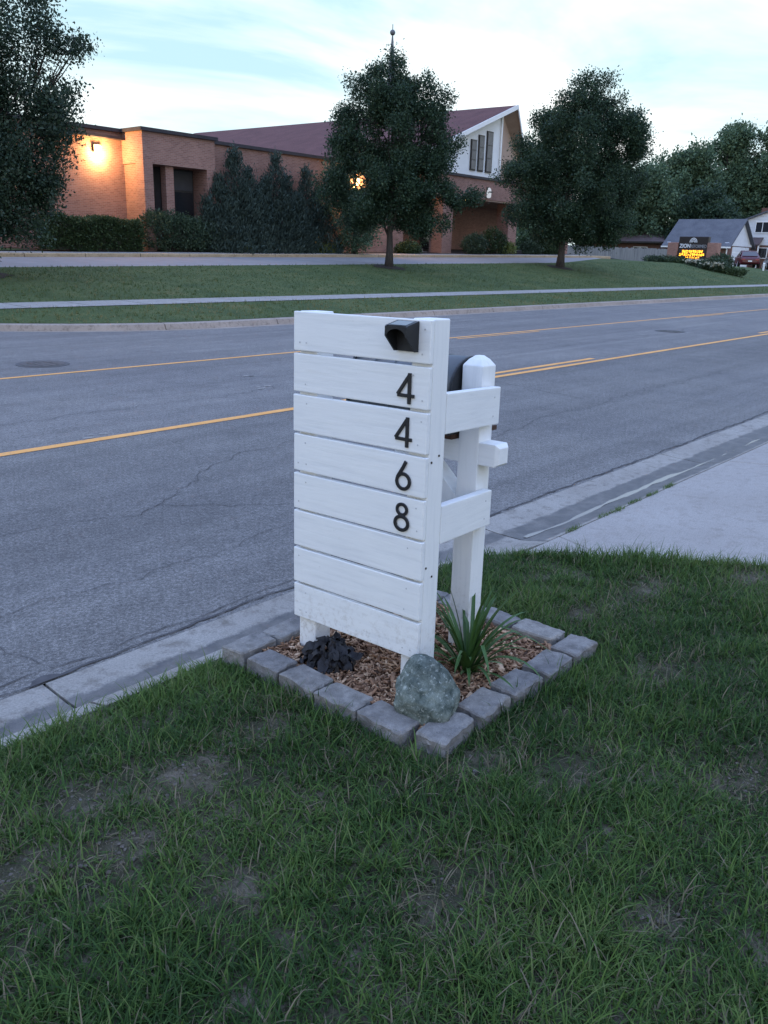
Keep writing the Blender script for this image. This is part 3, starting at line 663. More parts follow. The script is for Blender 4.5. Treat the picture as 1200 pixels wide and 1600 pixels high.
def leaf_mesh(name, P, D, per, size, spread, mat, parent, aspect=.55, up=.25, seed=0, droop=.0, align=.5, tmean=.45):
    r = np.random.default_rng(seed+99); n = len(P)*per
    c = np.repeat(P, per, 0)+r.normal(size=(n, 3))*spread; d = np.repeat(D, per, 0)
    a = unit(d*align+r.normal(size=(n, 3))*.55+np.array([0, 0, up-droop])); nn = unit(np.cross(a, r.normal(size=(n, 3))))
    nn = unit(nn+np.cross(a, unit(np.array([[0, 0, 1.]])+.4*r.normal(size=(n, 3))))*.6); s = (size*(.45+1.0*r.random(n)))[:, None]
    fold = unit(np.cross(a, nn))*s*.12
    v = np.stack([c-a*s*.5, c+nn*s*aspect*.5+fold, c+a*s*.5, c-nn*s*aspect*.5+fold], 1).reshape(-1, 3)
    cl = np.repeat(r.normal(size=len(P))*.16, per); t = np.clip(tmean+cl+r.normal(size=n)*.18, 0, 1)
    return fast_mesh(name, v, np.arange(n*4), 4, mat, np.repeat(t, 4), parent)
def trunk_mesh(name, h, r0, lobes, parent, seed=0, lean=(0, 0), start=.25, base=0.):
    r = random.Random(seed); b = MB(); pts = []; rad = []
    for k in range(9):
        t = k/8; pts.append((lean[0]*t+r.uniform(-.03, .03)*h*.12*(t > 0), lean[1]*t+r.uniform(-.03, .03)*h*.12*(t > 0), -.15+h*t)); rad.append(r0*(1.5 if k == 0 else 1.08 if k == 1 else 1)*(1-.85*t))
    b.tube(pts, rad, 9)
    for L in lobes:
        t = min(max(start+r.uniform(-.05, .3)*(L[2]/h), .18), .8); i = t*8; k = int(i); p0 = Vector(pts[k]).lerp(Vector(pts[min(k+1, 8)]), i-k); p1 = Vector(L[:3])+Vector((0, 0, L[5]*.2))
        if p1.z < p0.z+.2: p0.z = max(.5, p1.z-.5)
        mid = p0.lerp(p1, .5)+Vector((r.uniform(-.15, .15), r.uniform(-.15, .15), -.12*(p1-p0).length*.5)); rr = r0*.42*(1-t*.5)
        b.tube([p0, p0.lerp(mid, .5)+Vector((0, 0, .02)), mid, mid.lerp(p1, .6), p1], [rr, rr*.8, rr*.6, rr*.4, rr*.15], 6)
        for q in range(3):
            s = mid.lerp(p1, r.random()*.7); en = p1+Vector((r.uniform(-1, 1)*L[3], r.uniform(-1, 1)*L[4], r.uniform(-.3, .9)*L[5]))*.8
            b.tube([s, s.lerp(en, .5)+Vector((0, 0, -.06)), en], [rr*.3, rr*.2, rr*.07], 5)
    return b.build(name, 'bark', parent, smooth=True)
CR = Vector((math.sin(YAW), -math.cos(YAW), 0)); CF = Vector((math.cos(YAW), math.sin(YAW), 0))
def tree(label, base, lobes, h, r0, n, per, size, mat, spread=.16, gap=.25, gs=.8, shell=.55, name='tree', group=None, seed=0, start=.22, cat='tree', up=.25, sub=16, sr=.36, zs=1., thin=None, **k):
    """lobes are (along the street, towards the street, up, half widths) about the trunk base"""
    t = thing(name, label, cat, base, 0, group); lobes = [(L[0], L[1], L[2]*zs, L[3], L[4], L[5]*(zs+1)/2) for L in lobes]
    P, D = blob_points(lobes, n, shell, gap, gs, seed, sub, sr)
    if thin:      # leaves dropped along the camera's sightline so the lamp shows through
        q = Vector(thin[0])-Vector((0, 0, CAMH)); L = q.length; q = np.array(q/L); v = P+np.array(base)-np.array([0, 0, CAMH]); dd = np.linalg.norm(v-(v@q)[:, None]*q, axis=1)
        kp = (dd > thin[1]) | (rng.random(len(P)) < thin[2]); P, D = P[kp], D[kp]
    trunk_mesh('trunk', h, r0, [L for L in lobes if L[5] > .2][:14], t, seed, start=start)
    leaf_mesh('crown', P, D, per, size, spread, mat, t, seed=seed, up=up, **k); return t
def lob(lst):
    """crown lobes given as (across the view, into the view, up, half width, half depth, half height)"""
    o = []
    for a, d, z, w, dd, hh in lst:
        p = CR*a+CF*d; o.append((p.x, p.y, z, w, dd, hh))
    return o
def park(x, y): return (x, y, zt(x, y)-.02)
# middle tree: upright, ragged, with one low limb reaching right
tree('upright street tree with ragged pointed crown hiding the church steeple', park(29.2, 25.1),
     lob([(0.05, 0, 8.75, .5, .5, .7), (-1.0, 0, 7.95, .85, .9, .75), (.85, .1, 8.0, .8, .85, .7), (-.2, 0, 7.5, 1.2, 1.1, .9), (1.75, .1, 7.0, .8, .9, .75), (-1.35, .1, 6.7, .95, 1, .9), (.5, -.2, 6.5, 1.5, 1.3, 1.0), (2.15, .1, 5.9, .75, .8, .7), (-1.5, 0, 5.5, .9, 1, .8), (.4, .2, 5.3, 1.7, 1.5, 1.1),
          (1.85, 0, 4.7, .9, 1, .8), (-1.9, .1, 4.4, 1, 1, .8), (.2, -.4, 4.1, 1.7, 1.4, 1), (-2.3, .3, 3.5, .8, .9, .7), (1.7, .1, 3.5, .9, 1, .7), (2.75, .2, 3.2, .6, .7, .36), (3.5, .1, 3.35, .5, .5, .3), (-1.1, -.3, 2.9, 1.3, 1.2, .8), (.5, .2, 2.6, 1.6, 1.4, .9), (-1.6, .5, 2.2, .8, .9, .5), (1.6, -.1, 2.0, 1, 1, .45)]),
     7.0, .155, 11500, 12, .095, 'leaf_tree', .12, .05, 1.1, shell=.35, seed=11, zs=.915, thin=((35.0, 32.4, 5.2), .55, .06), group='street trees along the church lawn')
# right tree: fuller egg shaped crown
tree('full egg shaped street tree between the church gable and the amber sign', park(43.3, 24.6),
     lob([(1.2, 0, 11.1, 1.0, 1.0, .9), (.3, 0, 10.4, 1.2, 1.2, 1.1), (2.2, .1, 9.8, 1.3, 1.3, 1.2), (-.6, .2, 9.2, 1.4, 1.4, 1.2), (1.2, -.3, 9.0, 1.8, 1.6, 1.4), (2.9, .1, 8.0, 1.5, 1.4, 1.5), (-1.3, 0, 7.5, 1.5, 1.5, 1.3), (.8, -.5, 7.2, 2.0, 1.8, 1.5),
          (3.0, .1, 6.2, 1.2, 1.2, 1.4), (-2.3, .1, 6.3, 1.3, 1.2, .9), (-3.2, 0, 6.0, .7, .8, .5), (-1.8, -.2, 5.2, 1.5, 1.4, 1.1), (1.4, -.6, 5.3, 2.1, 1.9, 1.4), (2.9, .2, 4.6, 1.2, 1.2, 1.1), (-2.0, .3, 3.8, 1.4, 1.3, .9), (.2, -.3, 3.6, 1.8, 1.6, 1.1),
          (2.5, 0, 3.2, 1.6, 1.4, 1.0), (-.6, .3, 2.6, 1.5, 1.4, .7), (1.5, .1, 2.4, 1.4, 1.3, .7)]),
     7.6, .19, 14500, 12, .112, 'leaf_tree', .15, .03, .85, shell=.35, seed=12, zs=.80, group='street trees along the church lawn')
# left tree: broad, near, leafy to the ground, trunk outside the frame
tree('big dark leafy tree filling the left edge in front of the church wall', park(10.9, 24.3),
     lob([(-.2, 0, 9.9, 1.9, 1.9, 1.4), (-1.2, .2, 8.6, 2.1, 2.1, 1.4), (.75, -.1, 8.3, 1.7, 1.7, 1.3), (.5, 0, 7.0, 2.1, 2.0, 1.2), (2.45, .2, 6.05, .75, .7, .45), (3.05, .2, 5.75, .42, .45, .36), (1.0, -.2, 5.6, 1.75, 1.7, 1.1), (-1.7, .2, 6.4, 2.1, 2.1, 1.6),
          (2.35, .1, 4.55, .95, .9, .6), (1.2, -.2, 4.2, 1.8, 1.7, 1.0), (2.2, .1, 3.75, .75, .8, .5), (-1.0, .1, 4.4, 2.1, 2.0, 1.4), (1.55, .0, 3.05, 1.1, 1.1, .8), (.5, -.2, 2.8, 1.7, 1.6, 1.0), (1.75, .1, 2.1, .6, .8, .6), (-1.2, .3, 2.6, 1.6, 1.6, 1.1), (1.05, .1, 1.5, 1.05, 1.2, .75), (.2, -.1, 1.5, 1.2, 1.2, .75)]),
     9.2, .2, 15500, 12, .085, 'leaf_left', .13, .02, .9, seed=13, shell=.3, sub=18, sr=.33, group='street trees along the church lawn')
for bx_, by_ in ((10.9, 24.3), (29.2, 25.1), (43.3, 24.6)):
    b = MB(); n = 18; r_ = .75; pts = [(bx_+r_*(1+.15*math.sin(k*2.3))*math.cos(2*math.pi*k/n), by_+r_*(1+.15*math.sin(k*1.9))*math.sin(2*math.pi*k/n)) for k in range(n)]
    b.add([(bx_, by_, zt(bx_, by_)+.09)]+[(x, y, zt(x, y)+.012) for x, y in pts], [(0, k+1, (k+1) % n+1) for k in range(n)]); o = b.build('mulch_ring', 'mulch_far', smooth=True); o['kind'] = 'structure'

# ---- planting in front of the church
def shrub(name, label, cat, base, lobes, n, per, size, mat, spread=.06, gap=.0, seed=0, group=None, core=True, **k):
    t = thing(name, label, cat, base, 0, group); P, D = blob_points(lobes, n, .7, gap, 2., seed)
    P[:, 2] = np.abs(P[:, 2]); leaf_mesh('foliage', P, D, per, size, spread, mat, t, seed=seed, **k)
    b = MB(); r = random.Random(seed)
    for L in lobes[:8]:
        for q in range(3):
            e = Vector(L[:3])+Vector((r.uniform(-.6, .6)*L[3], r.uniform(-.6, .6)*L[4], .5*L[5])); s = Vector((L[0]*.5+r.uniform(-.1, .1), L[1]*.5, -.1)); b.tube([s, s.lerp(e, .5)+Vector((r.uniform(-.05, .05), 0, 0)), e], [.035, .025, .01], 5)
    b.build('stem', 'bark', t); return t
def gz(x, y): return zt(x, y)
# clipped hedge: flat top and sides
t = thing('hedge', 'clipped flat topped hedge below the lit wall at the left', 'hedge', (18.7, 31.75, gz(18.7, 31.75)))
r = np.random.default_rng(3); n = 5200; f = r.random(n); P = np.stack([r.uniform(-2.0, 2.05, n), r.uniform(-.5, .5, n), r.uniform(.05, 1.18, n)], 1); D = np.zeros((n, 3))
s = f < .48; P[s, 2] = 1.18+.03*r.normal(size=s.sum()); D[s, 2] = 1
s = (f >= .48) & (f < .86); P[s, 1] = -.5+.03*r.normal(size=s.sum()); D[s, 1] = -1
s = f >= .86; e_ = r.random(s.sum()) < .5; P[s, 0] = np.where(e_, -2.0, 2.05)+.03*r.normal(size=s.sum()); D[s, 0] = np.where(e_, -1, 1)
P[:, 2] += .06*np.sin(P[:, 0]*3)+.03*np.sin(P[:, 0]*8); leaf_mesh('foliage', P, D, 6, .075, .05, 'leaf_hedge', t, seed=3, align=.8)
b = MB(); b.box(-1.9, 1.95, -.4, .4, .02, 1.05); b.build('twigs', 'bark', t)
shrub('bush', 'large loose rounded bush below the dark church windows', 'bush', (23.1, 31.75, gz(23, 31.75)),
      [(-1.3, 0, .85, .8, .6, .75), (-.4, 0, .8, .9, .6, .75), (.5, 0, .75, .9, .6, .7), (1.4, 0, .7, .75, .6, .65), (-1.0, 0, 1.2, .5, .5, .35), (.1, .1, 1.1, .6, .5, .4)], 2300, 7, .085, 'leaf_bush', .07, seed=21, align=.8, up=.5)
def juniper(label, x, y, h, w, seed, leaders):
    t = thing('juniper', label, 'juniper', (x, y, gz(x, y)), 0, 'blue junipers along the church wall'); r = np.random.default_rng(seed); P = []; D = []
    for lx, ly, lh, lw, m in leaders:
        z = lh*r.random(m)**1.25; rad = lw*(1-(z/lh)**1.15)*(.75+.3*r.random(m))*(1+.15*np.sin(z*6+r.random()*6)); a = r.random(m)*2*math.pi
        rad = rad*(1+.22*np.sin(a*3+z*2.5))+.02
        P.append(np.stack([lx*1.3+1.6*rad*np.cos(a), ly+1.1*rad*np.sin(a), z+.05], 1)); D.append(np.stack([np.cos(a)*.6, np.sin(a)*.6, np.full(m, .9)], 1))
    leaf_mesh('foliage', np.concatenate(P), np.concatenate(D), 9, .19, .12, 'leaf_juniper', t, aspect=.24, seed=seed, align=1.2, up=.3)
    b = MB()
    for lx, ly, lh, lw, m in leaders: b.tube([(lx*.4, ly*.4, -.1), (lx, ly, lh*.4), (lx, ly, lh*.96)], [.09, .06, .01], 6)
    b.build('trunk', 'bark', t)
juniper('widest blue juniper beside the right end of the window bay', 26.2, 31.9, 4.5, 1.5, 31, [(0, 0, 4.35, .95, 520), (-.75, .0, 3.2, .75, 380), (.7, .1, 3.6, .8, 380), (-1.2, 0, 2.1, .65, 260), (.2, -.3, 2.8, .9, 380), (1.15, -.1, 2.9, .8, 380), (-.4, -.3, 2.3, .9, 300)])
juniper('middle pointed blue juniper along the church wall', 28.7, 31.9, 4.5, 1.2, 32, [(0, 0, 4.3, .8, 460), (-.5, 0, 3.3, .7, 330), (.6, .1, 3.5, .65, 330), (.1, -.3, 2.6, .85, 360), (-1.0, -.2, 2.6, .7, 330), (.9, -.2, 2.7, .75, 330)])
juniper('slimmest blue juniper, nearest to the middle street tree', 30.7, 31.9, 4.1, .9, 33, [(0, 0, 4.0, .6, 380), (.5, 0, 2.9, .6, 300), (-.45, -.1, 2.6, .6, 300), (-.9, -.2, 2.3, .7, 300), (.9, -.2, 2.2, .7, 300)])
tree('dark bushy tree against the church wall behind the middle street tree', (33.3, 31.0, gz(33.3, 31)),
     [(0, 0, 4.6, 1.0, .8, 1.0), (-.9, 0, 3.7, .9, .8, 1.0), (.9, 0, 3.9, 1.0, .8, 1.1), (0, -.1, 3.0, 1.3, .8, 1.2), (-1.0, 0, 2.0, 1.0, .7, 1.1), (1.0, 0, 2.0, 1.1, .7, 1.2), (0, -.1, 1.2, 1.3, .7, 1.0)], 4.6, .12, 2600, 9, .12, 'leaf_back', .15, .1, 1.2, seed=34, thin=((35.0, 32.4, 5.2), .5, .04))
for i, (x, y, lb) in enumerate([(38.4, 31.6, 'low dark shrub left of the porch steps'), (44.6, 31.4, 'dark shrub between the first two porch columns'), (46.8, 31.5, 'taller dark shrub left of the second porch column'), (51.6, 31.6, 'dark shrub right of the second porch column'), (54.2, 31.6, 'low dark shrub left of the last porch column')]):
    h = [.5, 1.0, 1.35, .75, .7][i]; w = [.8, 1.1, 1.2, 1.0, 1.1][i]
    shrub('shrub', lb, 'shrub', (x, y, gz(x, y)), [(-w*.4, 0, h*.5, w*.6, .5, h*.5), (w*.4, 0, h*.5, w*.6, .5, h*.5), (0, 0, h*.75, w*.6, .5, h*.45)], 560, 7, .11, 'leaf_bush' if i % 2 else 'leaf_hedge', .08, seed=40+i, group='shrubs along the church porch')
for i, (x, w, h, lb) in enumerate([(26.4, .65, .42, 'lime green perennial clump below the widest juniper'), (31.6, .6, .4, 'lime green perennial clump behind the middle tree'), (48.4, .8, .75, 'yellow green shrub left of the second porch column base')]):
    shrub('perennial', lb, 'plant', (x, 31.5, gz(x, 31.5)), [(-w*.4, 0, h*.5, w*.55, .35, h*.5), (w*.4, 0, h*.45, w*.55, .35, h*.5)], 330, 7, .10, 'leaf_lime', .06, seed=50+i, group='lime green clumps in the church bed')
def lilies(label, x, seed):
    t = thing('flowering_lily', label, 'flower', (x, 31.45, gz(x, 31.45)), 0, 'flowers in the church bed'); r = np.random.default_rng(seed); n = 60
    a = r.random(n)*6.28; P = np.stack([.12*np.cos(a), .12*np.sin(a), .05+.4*r.random(n)], 1); D = np.stack([np.cos(a)*.5, np.sin(a)*.5, np.ones(n)], 1)
    leaf_mesh('leaves', P, D, 3, .34, .05, 'leaf_hedge', t, aspect=.12, seed=seed, align=1.)
    P = np.stack([r.uniform(-.28, .28, 9), r.uniform(-.1, .1, 9), r.uniform(.48, .7, 9)], 1); leaf_mesh('flowers', P, unit(r.normal(size=(9, 3))), 5, .10, .035, 'petal', t, aspect=.8, seed=seed)['kind'] = 'stuff'
lilies('pale yellow lilies just right of the large rounded bush', 25.2, 61); lilies('orange yellow lilies between two lime clumps below the junipers', 27.6, 62); lilies('yellow lilies below the slimmest juniper', 30.9, 63); lilies('yellow lilies behind the trunk of the middle tree', 32.6, 64)

# ------------------------------------------------------------------ far right: sign, fence, houses, cars, trees
sg = thing('church_sign', 'brick pier sign with dark face and glowing amber letters', 'sign', (66.6, 26.35, 0))
sz = zt(66.6, 26.35)
# the face looks towards -X; local y runs to the left as seen
for y0 in (1.15, -1.95):
    MB().box(-.35, .35, y0, y0+.80, sz-.4, 3.02).build('pier', 'brick', sg, .02, 1)
MB().box(-.22, .22, -1.14, 1.14, sz-.1, 3.46).build('cabinet', 'sign_dark', sg, .03, 1)
MB().box(-.27, -.222, -1.10, 1.10, sz+.05, 2.56).build('display_frame', 'bronze', sg)
def text_mesh(name, body, size, mat, parent, loc, width=None, bold=0.):
    cu = bpy.data.curves.new(name, 'FONT'); cu.body = body; cu.size = size; cu.extrude = .01; cu.offset = bold; cu.align_x = 'LEFT'
    o = bpy.data.objects.new(name, cu); COL.objects.link(o); dg = bpy.context.evaluated_depsgraph_get(); me = bpy.data.meshes.new_from_object(o.evaluated_get(dg)); bpy.data.objects.remove(o)
    xs = [v.co.x for v in me.vertices]; k = width/(max(xs)-min(xs)) if width else 1.; mn = min(xs)
    for v in me.vertices: x, y, z = v.co; v.co = (-z, -(x-mn)*k, y)
    me.materials.append(M[mat]); q = link(name, me, parent); q.location = loc; return q
text_mesh('lettering', 'ZION', .40, 'sign_text', sg, (-.235, 1.06, 2.64), .86, .012)
text_mesh('lettering', 'REFORMED', .34, 'sign_grey', sg, (-.235, .17, 2.64), 1.22)
b = MB()
for k in range(3):
    r0 = .30-.09*k; pts = [(r0*math.cos(a), r0*math.sin(a)*1.15) for a in np.linspace(0, math.pi, 13)]; q = [(.045+(r0-.055)*0, 0)]
    inn = [((r0-.05)*math.cos(a), (r0-.05)*math.sin(a)*1.15) for a in np.linspace(math.pi, 0, 13)]
    b.prism([(p[0], 3.03+p[1]) for p in pts+inn], 'x', -.24-.002*k, -.221)
b.build('emblem', 'sign_text', sg)
# amber dot rows: too far to read, built as lit dot columns
b = MB(); rr = random.Random(8)
for row, (wid, z0, hh) in enumerate(((1.55, 2.28, .19), (1.95, 2.04, .19), (1.02, 1.80, .19), (1.05, 1.56, .19))):
    y = wid/2
    while y > -wid/2:
        cw = .13
        for cx in range(3):
            for cz in range(5):
                if rr.random() < .66: b.box(-.278, -.271, y-cx*.042-.034, y-cx*.042, z0+cz*.038, z0+cz*.038+.032)
        y -= .165
b.build('led_dots', 'led', sg)['kind'] = 'stuff'
def lowbush(name, label, x, y, w, d, h, mat, n, size, seed, grp=None):
    shrub(name, label, 'shrub', (x, y, zt(x, y)-.03), [(0, -w*.6, h*.5, d, w*.55, h*.5), (0, 0, h*.55, d, w*.55, h*.55), (0, w*.6, h*.5, d, w*.55, h*.5)], n, 7, size, mat, .09, seed=seed, group=grp)
g_ = 'shrubs in the bed around the church sign'
lowbush('shrub', 'long dark low shrub in front of the left sign pier', 64.6, 27.9, 1.3, .5, .40, 'leaf_bush', 500, .13, 71, g_)
lowbush('shrub', 'dark low shrub below the amber display', 64.4, 26.1, 1.2, .5, .26, 'leaf_hedge', 480, .13, 72, g_)
lowbush('shrub', 'dark bush right of the sign with pale flowers beside it', 63.2, 23.5, .9, .6, .75, 'leaf_bush', 480, .13, 73, g_)
lowbush('shrub', 'lowest dark shrub at the right end of the sign bed', 63.4, 22.2, .9, .5, .4, 'leaf_hedge', 380, .12, 74, g_)
lowbush('shrub', 'dark upright bush beside the right sign pier', 66.0, 23.9, .7, .6, 1.0, 'leaf_bush', 420, .14, 75, g_)
def flowers(label, x, y, w, h, mat, seed):
    t = thing('flowers', label, 'flowers', (x, y, zt(x, y)), 0, 'flowers in the bed around the church sign'); r = np.random.default_rng(seed); n = 200
    P = np.stack([r.normal(size=n)*.25, r.normal(size=n)*w*.5, r.random(n)*h+.05], 1); leaf_mesh('leaves', P, unit(r.normal(size=(n, 3))), 4, .12, .05, 'leaf_bush', t, seed=seed)
    P = np.stack([r.normal(size=90)*.25-.1, r.normal(size=90)*w*.5, h*(.8+.4*r.random(90))], 1); leaf_mesh('blooms', P, unit(r.normal(size=(90, 3))), 4, .12, .05, mat, t, aspect=.9, seed=seed)['kind'] = 'stuff'
flowers('pale pink flowers below the right side of the amber display', 63.6, 24.8, .9, .4, 'petal_white', 81)
flowers('white flowers spilling over the right end of the sign bed', 62.9, 23.2, .7, .5, 'petal_white', 82)

# wooden fence
fn = thing('fence', 'weathered grey board fence behind the church drive', 'fence', (72, 31.5, 0)); d0 = Vector((62.2, 36.2)); d1 = Vector((78.5, 31.9))
fl = (d1-d0).length; fd = (d1-d0).normalized(); fz = 1.12; bpk = MB(); rr = random.Random(4); s = 0.; nrm = Vector((-fd.y, fd.x)); k = 0
fme = None
while s < fl:
    p = d0+fd*s-Vector((72, 31.5)); h = 1.52+rr.uniform(-.05, .04)
    if fme is None:
        o = MB().box(-.07, .07, -.012, .012, -.1, 1.75).build('board', 'fence_wood', fn); fme = o.data
    else: o = link('board', fme, fn)
    o.location = (p.x, p.y, fz); o.rotation_euler = (0, rr.uniform(-.01, .01), math.atan2(fd.y, fd.x)); o.scale = (1, 1, h/1.75); s += .153
for z in (.35, 1.35):
    a = d0-Vector((72, 31.5))+nrm*.04; c = d1-Vector((72, 31.5))+nrm*.04; MB().tube([(a.x, a.y, fz+z), (c.x, c.y, fz+z)], .045, 4).build('rail', 'fence_wood', fn)
s = 0.
while s <= fl: p = d0+fd*s-Vector((72, 31.5))+nrm*.12; MB().box(p.x-.05, p.x+.05, p.y-.05, p.y+.05, fz-.2, fz+1.55).build('post', 'fence_wood', fn); s += 2.45

def window(parent, face, a0, a1, z0, z1, mull=0, f='white_trim', t=.07):
    """face=('x'|'y', plane, sign): frame proud of the wall, glass inside it"""
    ax, pl, sg_ = face
    def box(b, u0, u1, w0, w1, d0, d1):
        p, q = sorted((pl+sg_*d0, pl+sg_*d1))
        return b.box(p, q, u0, u1, w0, w1) if ax == 'x' else b.box(u0, u1, p, q, w0, w1)
    b = MB(); box(b, a0-t, a1+t, z1, z1+t, .005, .08); box(b, a0-t, a1+t, z0-t, z0, .005, .08); box(b, a0-t, a0, z0, z1, .005, .08); box(b, a1, a1+t, z0, z1, .005, .08)
    for k in range(mull): u = a0+(a1-a0)*(k+1)/(mull+1); box(b, u-.03, u+.03, z0, z1, .005, .07)
    w = b.build('window', f, parent); g = MB(); box(g, a0, a1, z0, z1, .008, .03); g.build('pane', 'glass', w); return w
# house with garage gable
hs = thing('house', 'white and brick house with grey roof and garage behind the sign', 'house')
HX0, HX1, HY0, HY1 = 85.4, 91.7, 30.4, 36.6; hz = .9; EV = 3.45; RG = 5.78
MB().box(HX0, HX1, HY0, HY1, hz-.3, EV).build('wall', 'brick_house', hs)
mid = (HX0+HX1)/2
b = MB(); b.prism([(HX0, EV+.002), (HX1, EV+.002), (mid, RG-.12)], 'y', HY0+.02, HY0+.4); b.build('gable_wall', 'siding', hs)
b = MB(); b.prism([(HX0, EV+.002), (HX1, EV+.002), (mid, RG-.12)], 'y', HY1-.4, HY1-.02); b.build('gable_wall', 'siding', hs)
k = (RG-EV)/(mid-HX0); ov = .45
roof([(HX0-ov, HY0-.35, EV-ov*k), (mid, HY0-.35, RG), (mid, HY1+.35, RG), (HX0-ov, HY1+.35, EV-ov*k)], .14, 'roof', 'roof_grey', hs)
roof([(mid, HY0-.35, RG), (HX1+ov, HY0-.35, EV-ov*k), (HX1+ov, HY1+.35, EV-ov*k), (mid, HY1+.35, RG)], .14, 'roof', 'roof_grey', hs)
MB().box(HX0-ov-.12, HX0-ov, HY0-.35, HY1+.35, EV-ov*k-.16, EV-ov*k-.02).build('gutter', 'white_trim', hs)
MB().tube([(HX0-ov-.05, HY0+.1, EV-ov*k-.1), (HX0-.08, HY0+.12, EV-.6), (HX0-.08, HY0+.12, hz)], .07, 6).build('downspout', 'white_trim', hs)
g = MB().box(HX0+1.0, HX1-.6, HY0-.03, HY0-.002, hz, 3.1).build('garage_door', 'white_trim', hs)
for r_ in range(4):
    for c_ in range(4): w_ = (HX1-HX0-1.6)/4; MB().box(HX0+1.0+w_*c_+.08, HX0+1.0+w_*(c_+1)-.08, HY0-.05, HY0-.032, hz+.575*r_+.07, hz+.575*(r_+1)-.07).build('panel', 'siding', g)
MB().box(HX0-.02, HX1+.02, HY0-.06, HY0-.001, 3.2, EV).build('trim_band', 'siding', hs)
# main two storey house beyond the garage, its gable end towards the church
mh = thing('house', 'two storey white house at the right edge with brick ground floor', 'house')
AX0, AX1, AY0, AY1 = 93.0, 104, 24.2, 32.8; ym = 28.5; RG2, EV2 = 7.2, 5.6
MB().box(AX0, AX1, AY0, AY1, hz-.3, 3.42).build('wall', 'brick_house', mh)
MB().box(AX0-.04, AX1+.04, AY0-.04, AY1+.04, 3.423, EV2).build('upper_wall', 'siding', mh)
for q in range(14):
    z0 = 3.45+.25*q; hw2 = (AY1-AY0)/2+.02 if z0+.24 < EV2 else max(.1, ((RG2-.12-z0-.24)/(RG2-EV2))*(AY1-AY0)/2)
    MB().box(AX0-.075, AX0-.043, ym-hw2, ym+hw2, z0, z0+.235).build('siding_board', 'siding', mh)
b = MB(); b.prism([(AY0, EV2+.002), (AY1, EV2+.002), (ym, RG2-.12)], 'x', AX0-.03, AX0+.3); b.build('gable_wall', 'siding', mh)
k2 = (RG2-EV2)/(ym-AY0)
roof([(AX0-.35, ym, RG2), (AX1+.3, ym, RG2), (AX1+.3, AY1+.4, EV2-.4*k2), (AX0-.35, AY1+.4, EV2-.4*k2)], .15, 'roof', 'roof_grey', mh)
roof([(AX0-.35, ym, RG2), (AX0-.35, AY0-.4, EV2-.4*k2), (AX1+.3, AY0-.4, EV2-.4*k2), (AX1+.3, ym, RG2)], .15, 'roof', 'roof_grey', mh)
MB().box(96.6, 97.3, 30.7, 31.5, 6.0, 7.25).build('chimney', 'brick_house', mh)
fx = ('x', AX0-.077, -1)
window(mh, fx, 29.3, 30.6, 4.7, 5.65, 1); window(mh, fx, 26.0, 27.3, 4.7, 5.65, 1); fb = ('x', AX0, -1); window(mh, fb, 29.2, 30.1, 2.2, 3.15); window(mh, fb, 26.0, 27.3, 2.2, 3.15, 1)
roof([(AX0-1.1, 29.7, 3.5), (AX0-.09, 29.7, 4.2), (AX0-.09, 31.0, 4.2), (AX0-1.1, 31.0, 3.5)], .12, 'porch_roof', 'roof_brown', mh)
for q in (29.8, 30.85): MB().box(AX0-1.0, AX0-.88, q-.06, q+.06, hz-.2, 3.4).build('porch_post', 'white_trim', mh)
# low brown roofed house behind the fence
lh = thing('house', 'low brick house with brown hip roof behind the board fence', 'house')
BX0, BX1, BY0, BY1 = 91, 99, 39.8, 50
MB().box(BX0, BX1, BY0, BY1, 1., 3.62).build('wall', 'brick_house', lh)
b = MB(); o_ = .55; cxm, c0, c1 = (BX0+BX1)/2, BY0+4.0, BY1-3.6
b.add([(BX0-o_, BY0-o_, 3.6), (BX1+o_, BY0-o_, 3.6), (BX1+o_, BY1+o_, 3.6), (BX0-o_, BY1+o_, 3.6), (cxm, c0, 5.1), (cxm, c1, 5.1)], [(0, 1, 4), (1, 2, 5, 4), (2, 3, 5), (3, 0, 4, 5), (0, 3, 2, 1)]); b.build('roof', 'roof_brown', lh)
MB().box(BX0-o_-.08, BX0-o_+.002, BY0-o_, BY1+o_, 3.44, 3.62).build('gutter', 'bronze', lh)
window(lh, ('x', BX0, -1), 41.2, 42.7, 2.0, 3.0, 1)
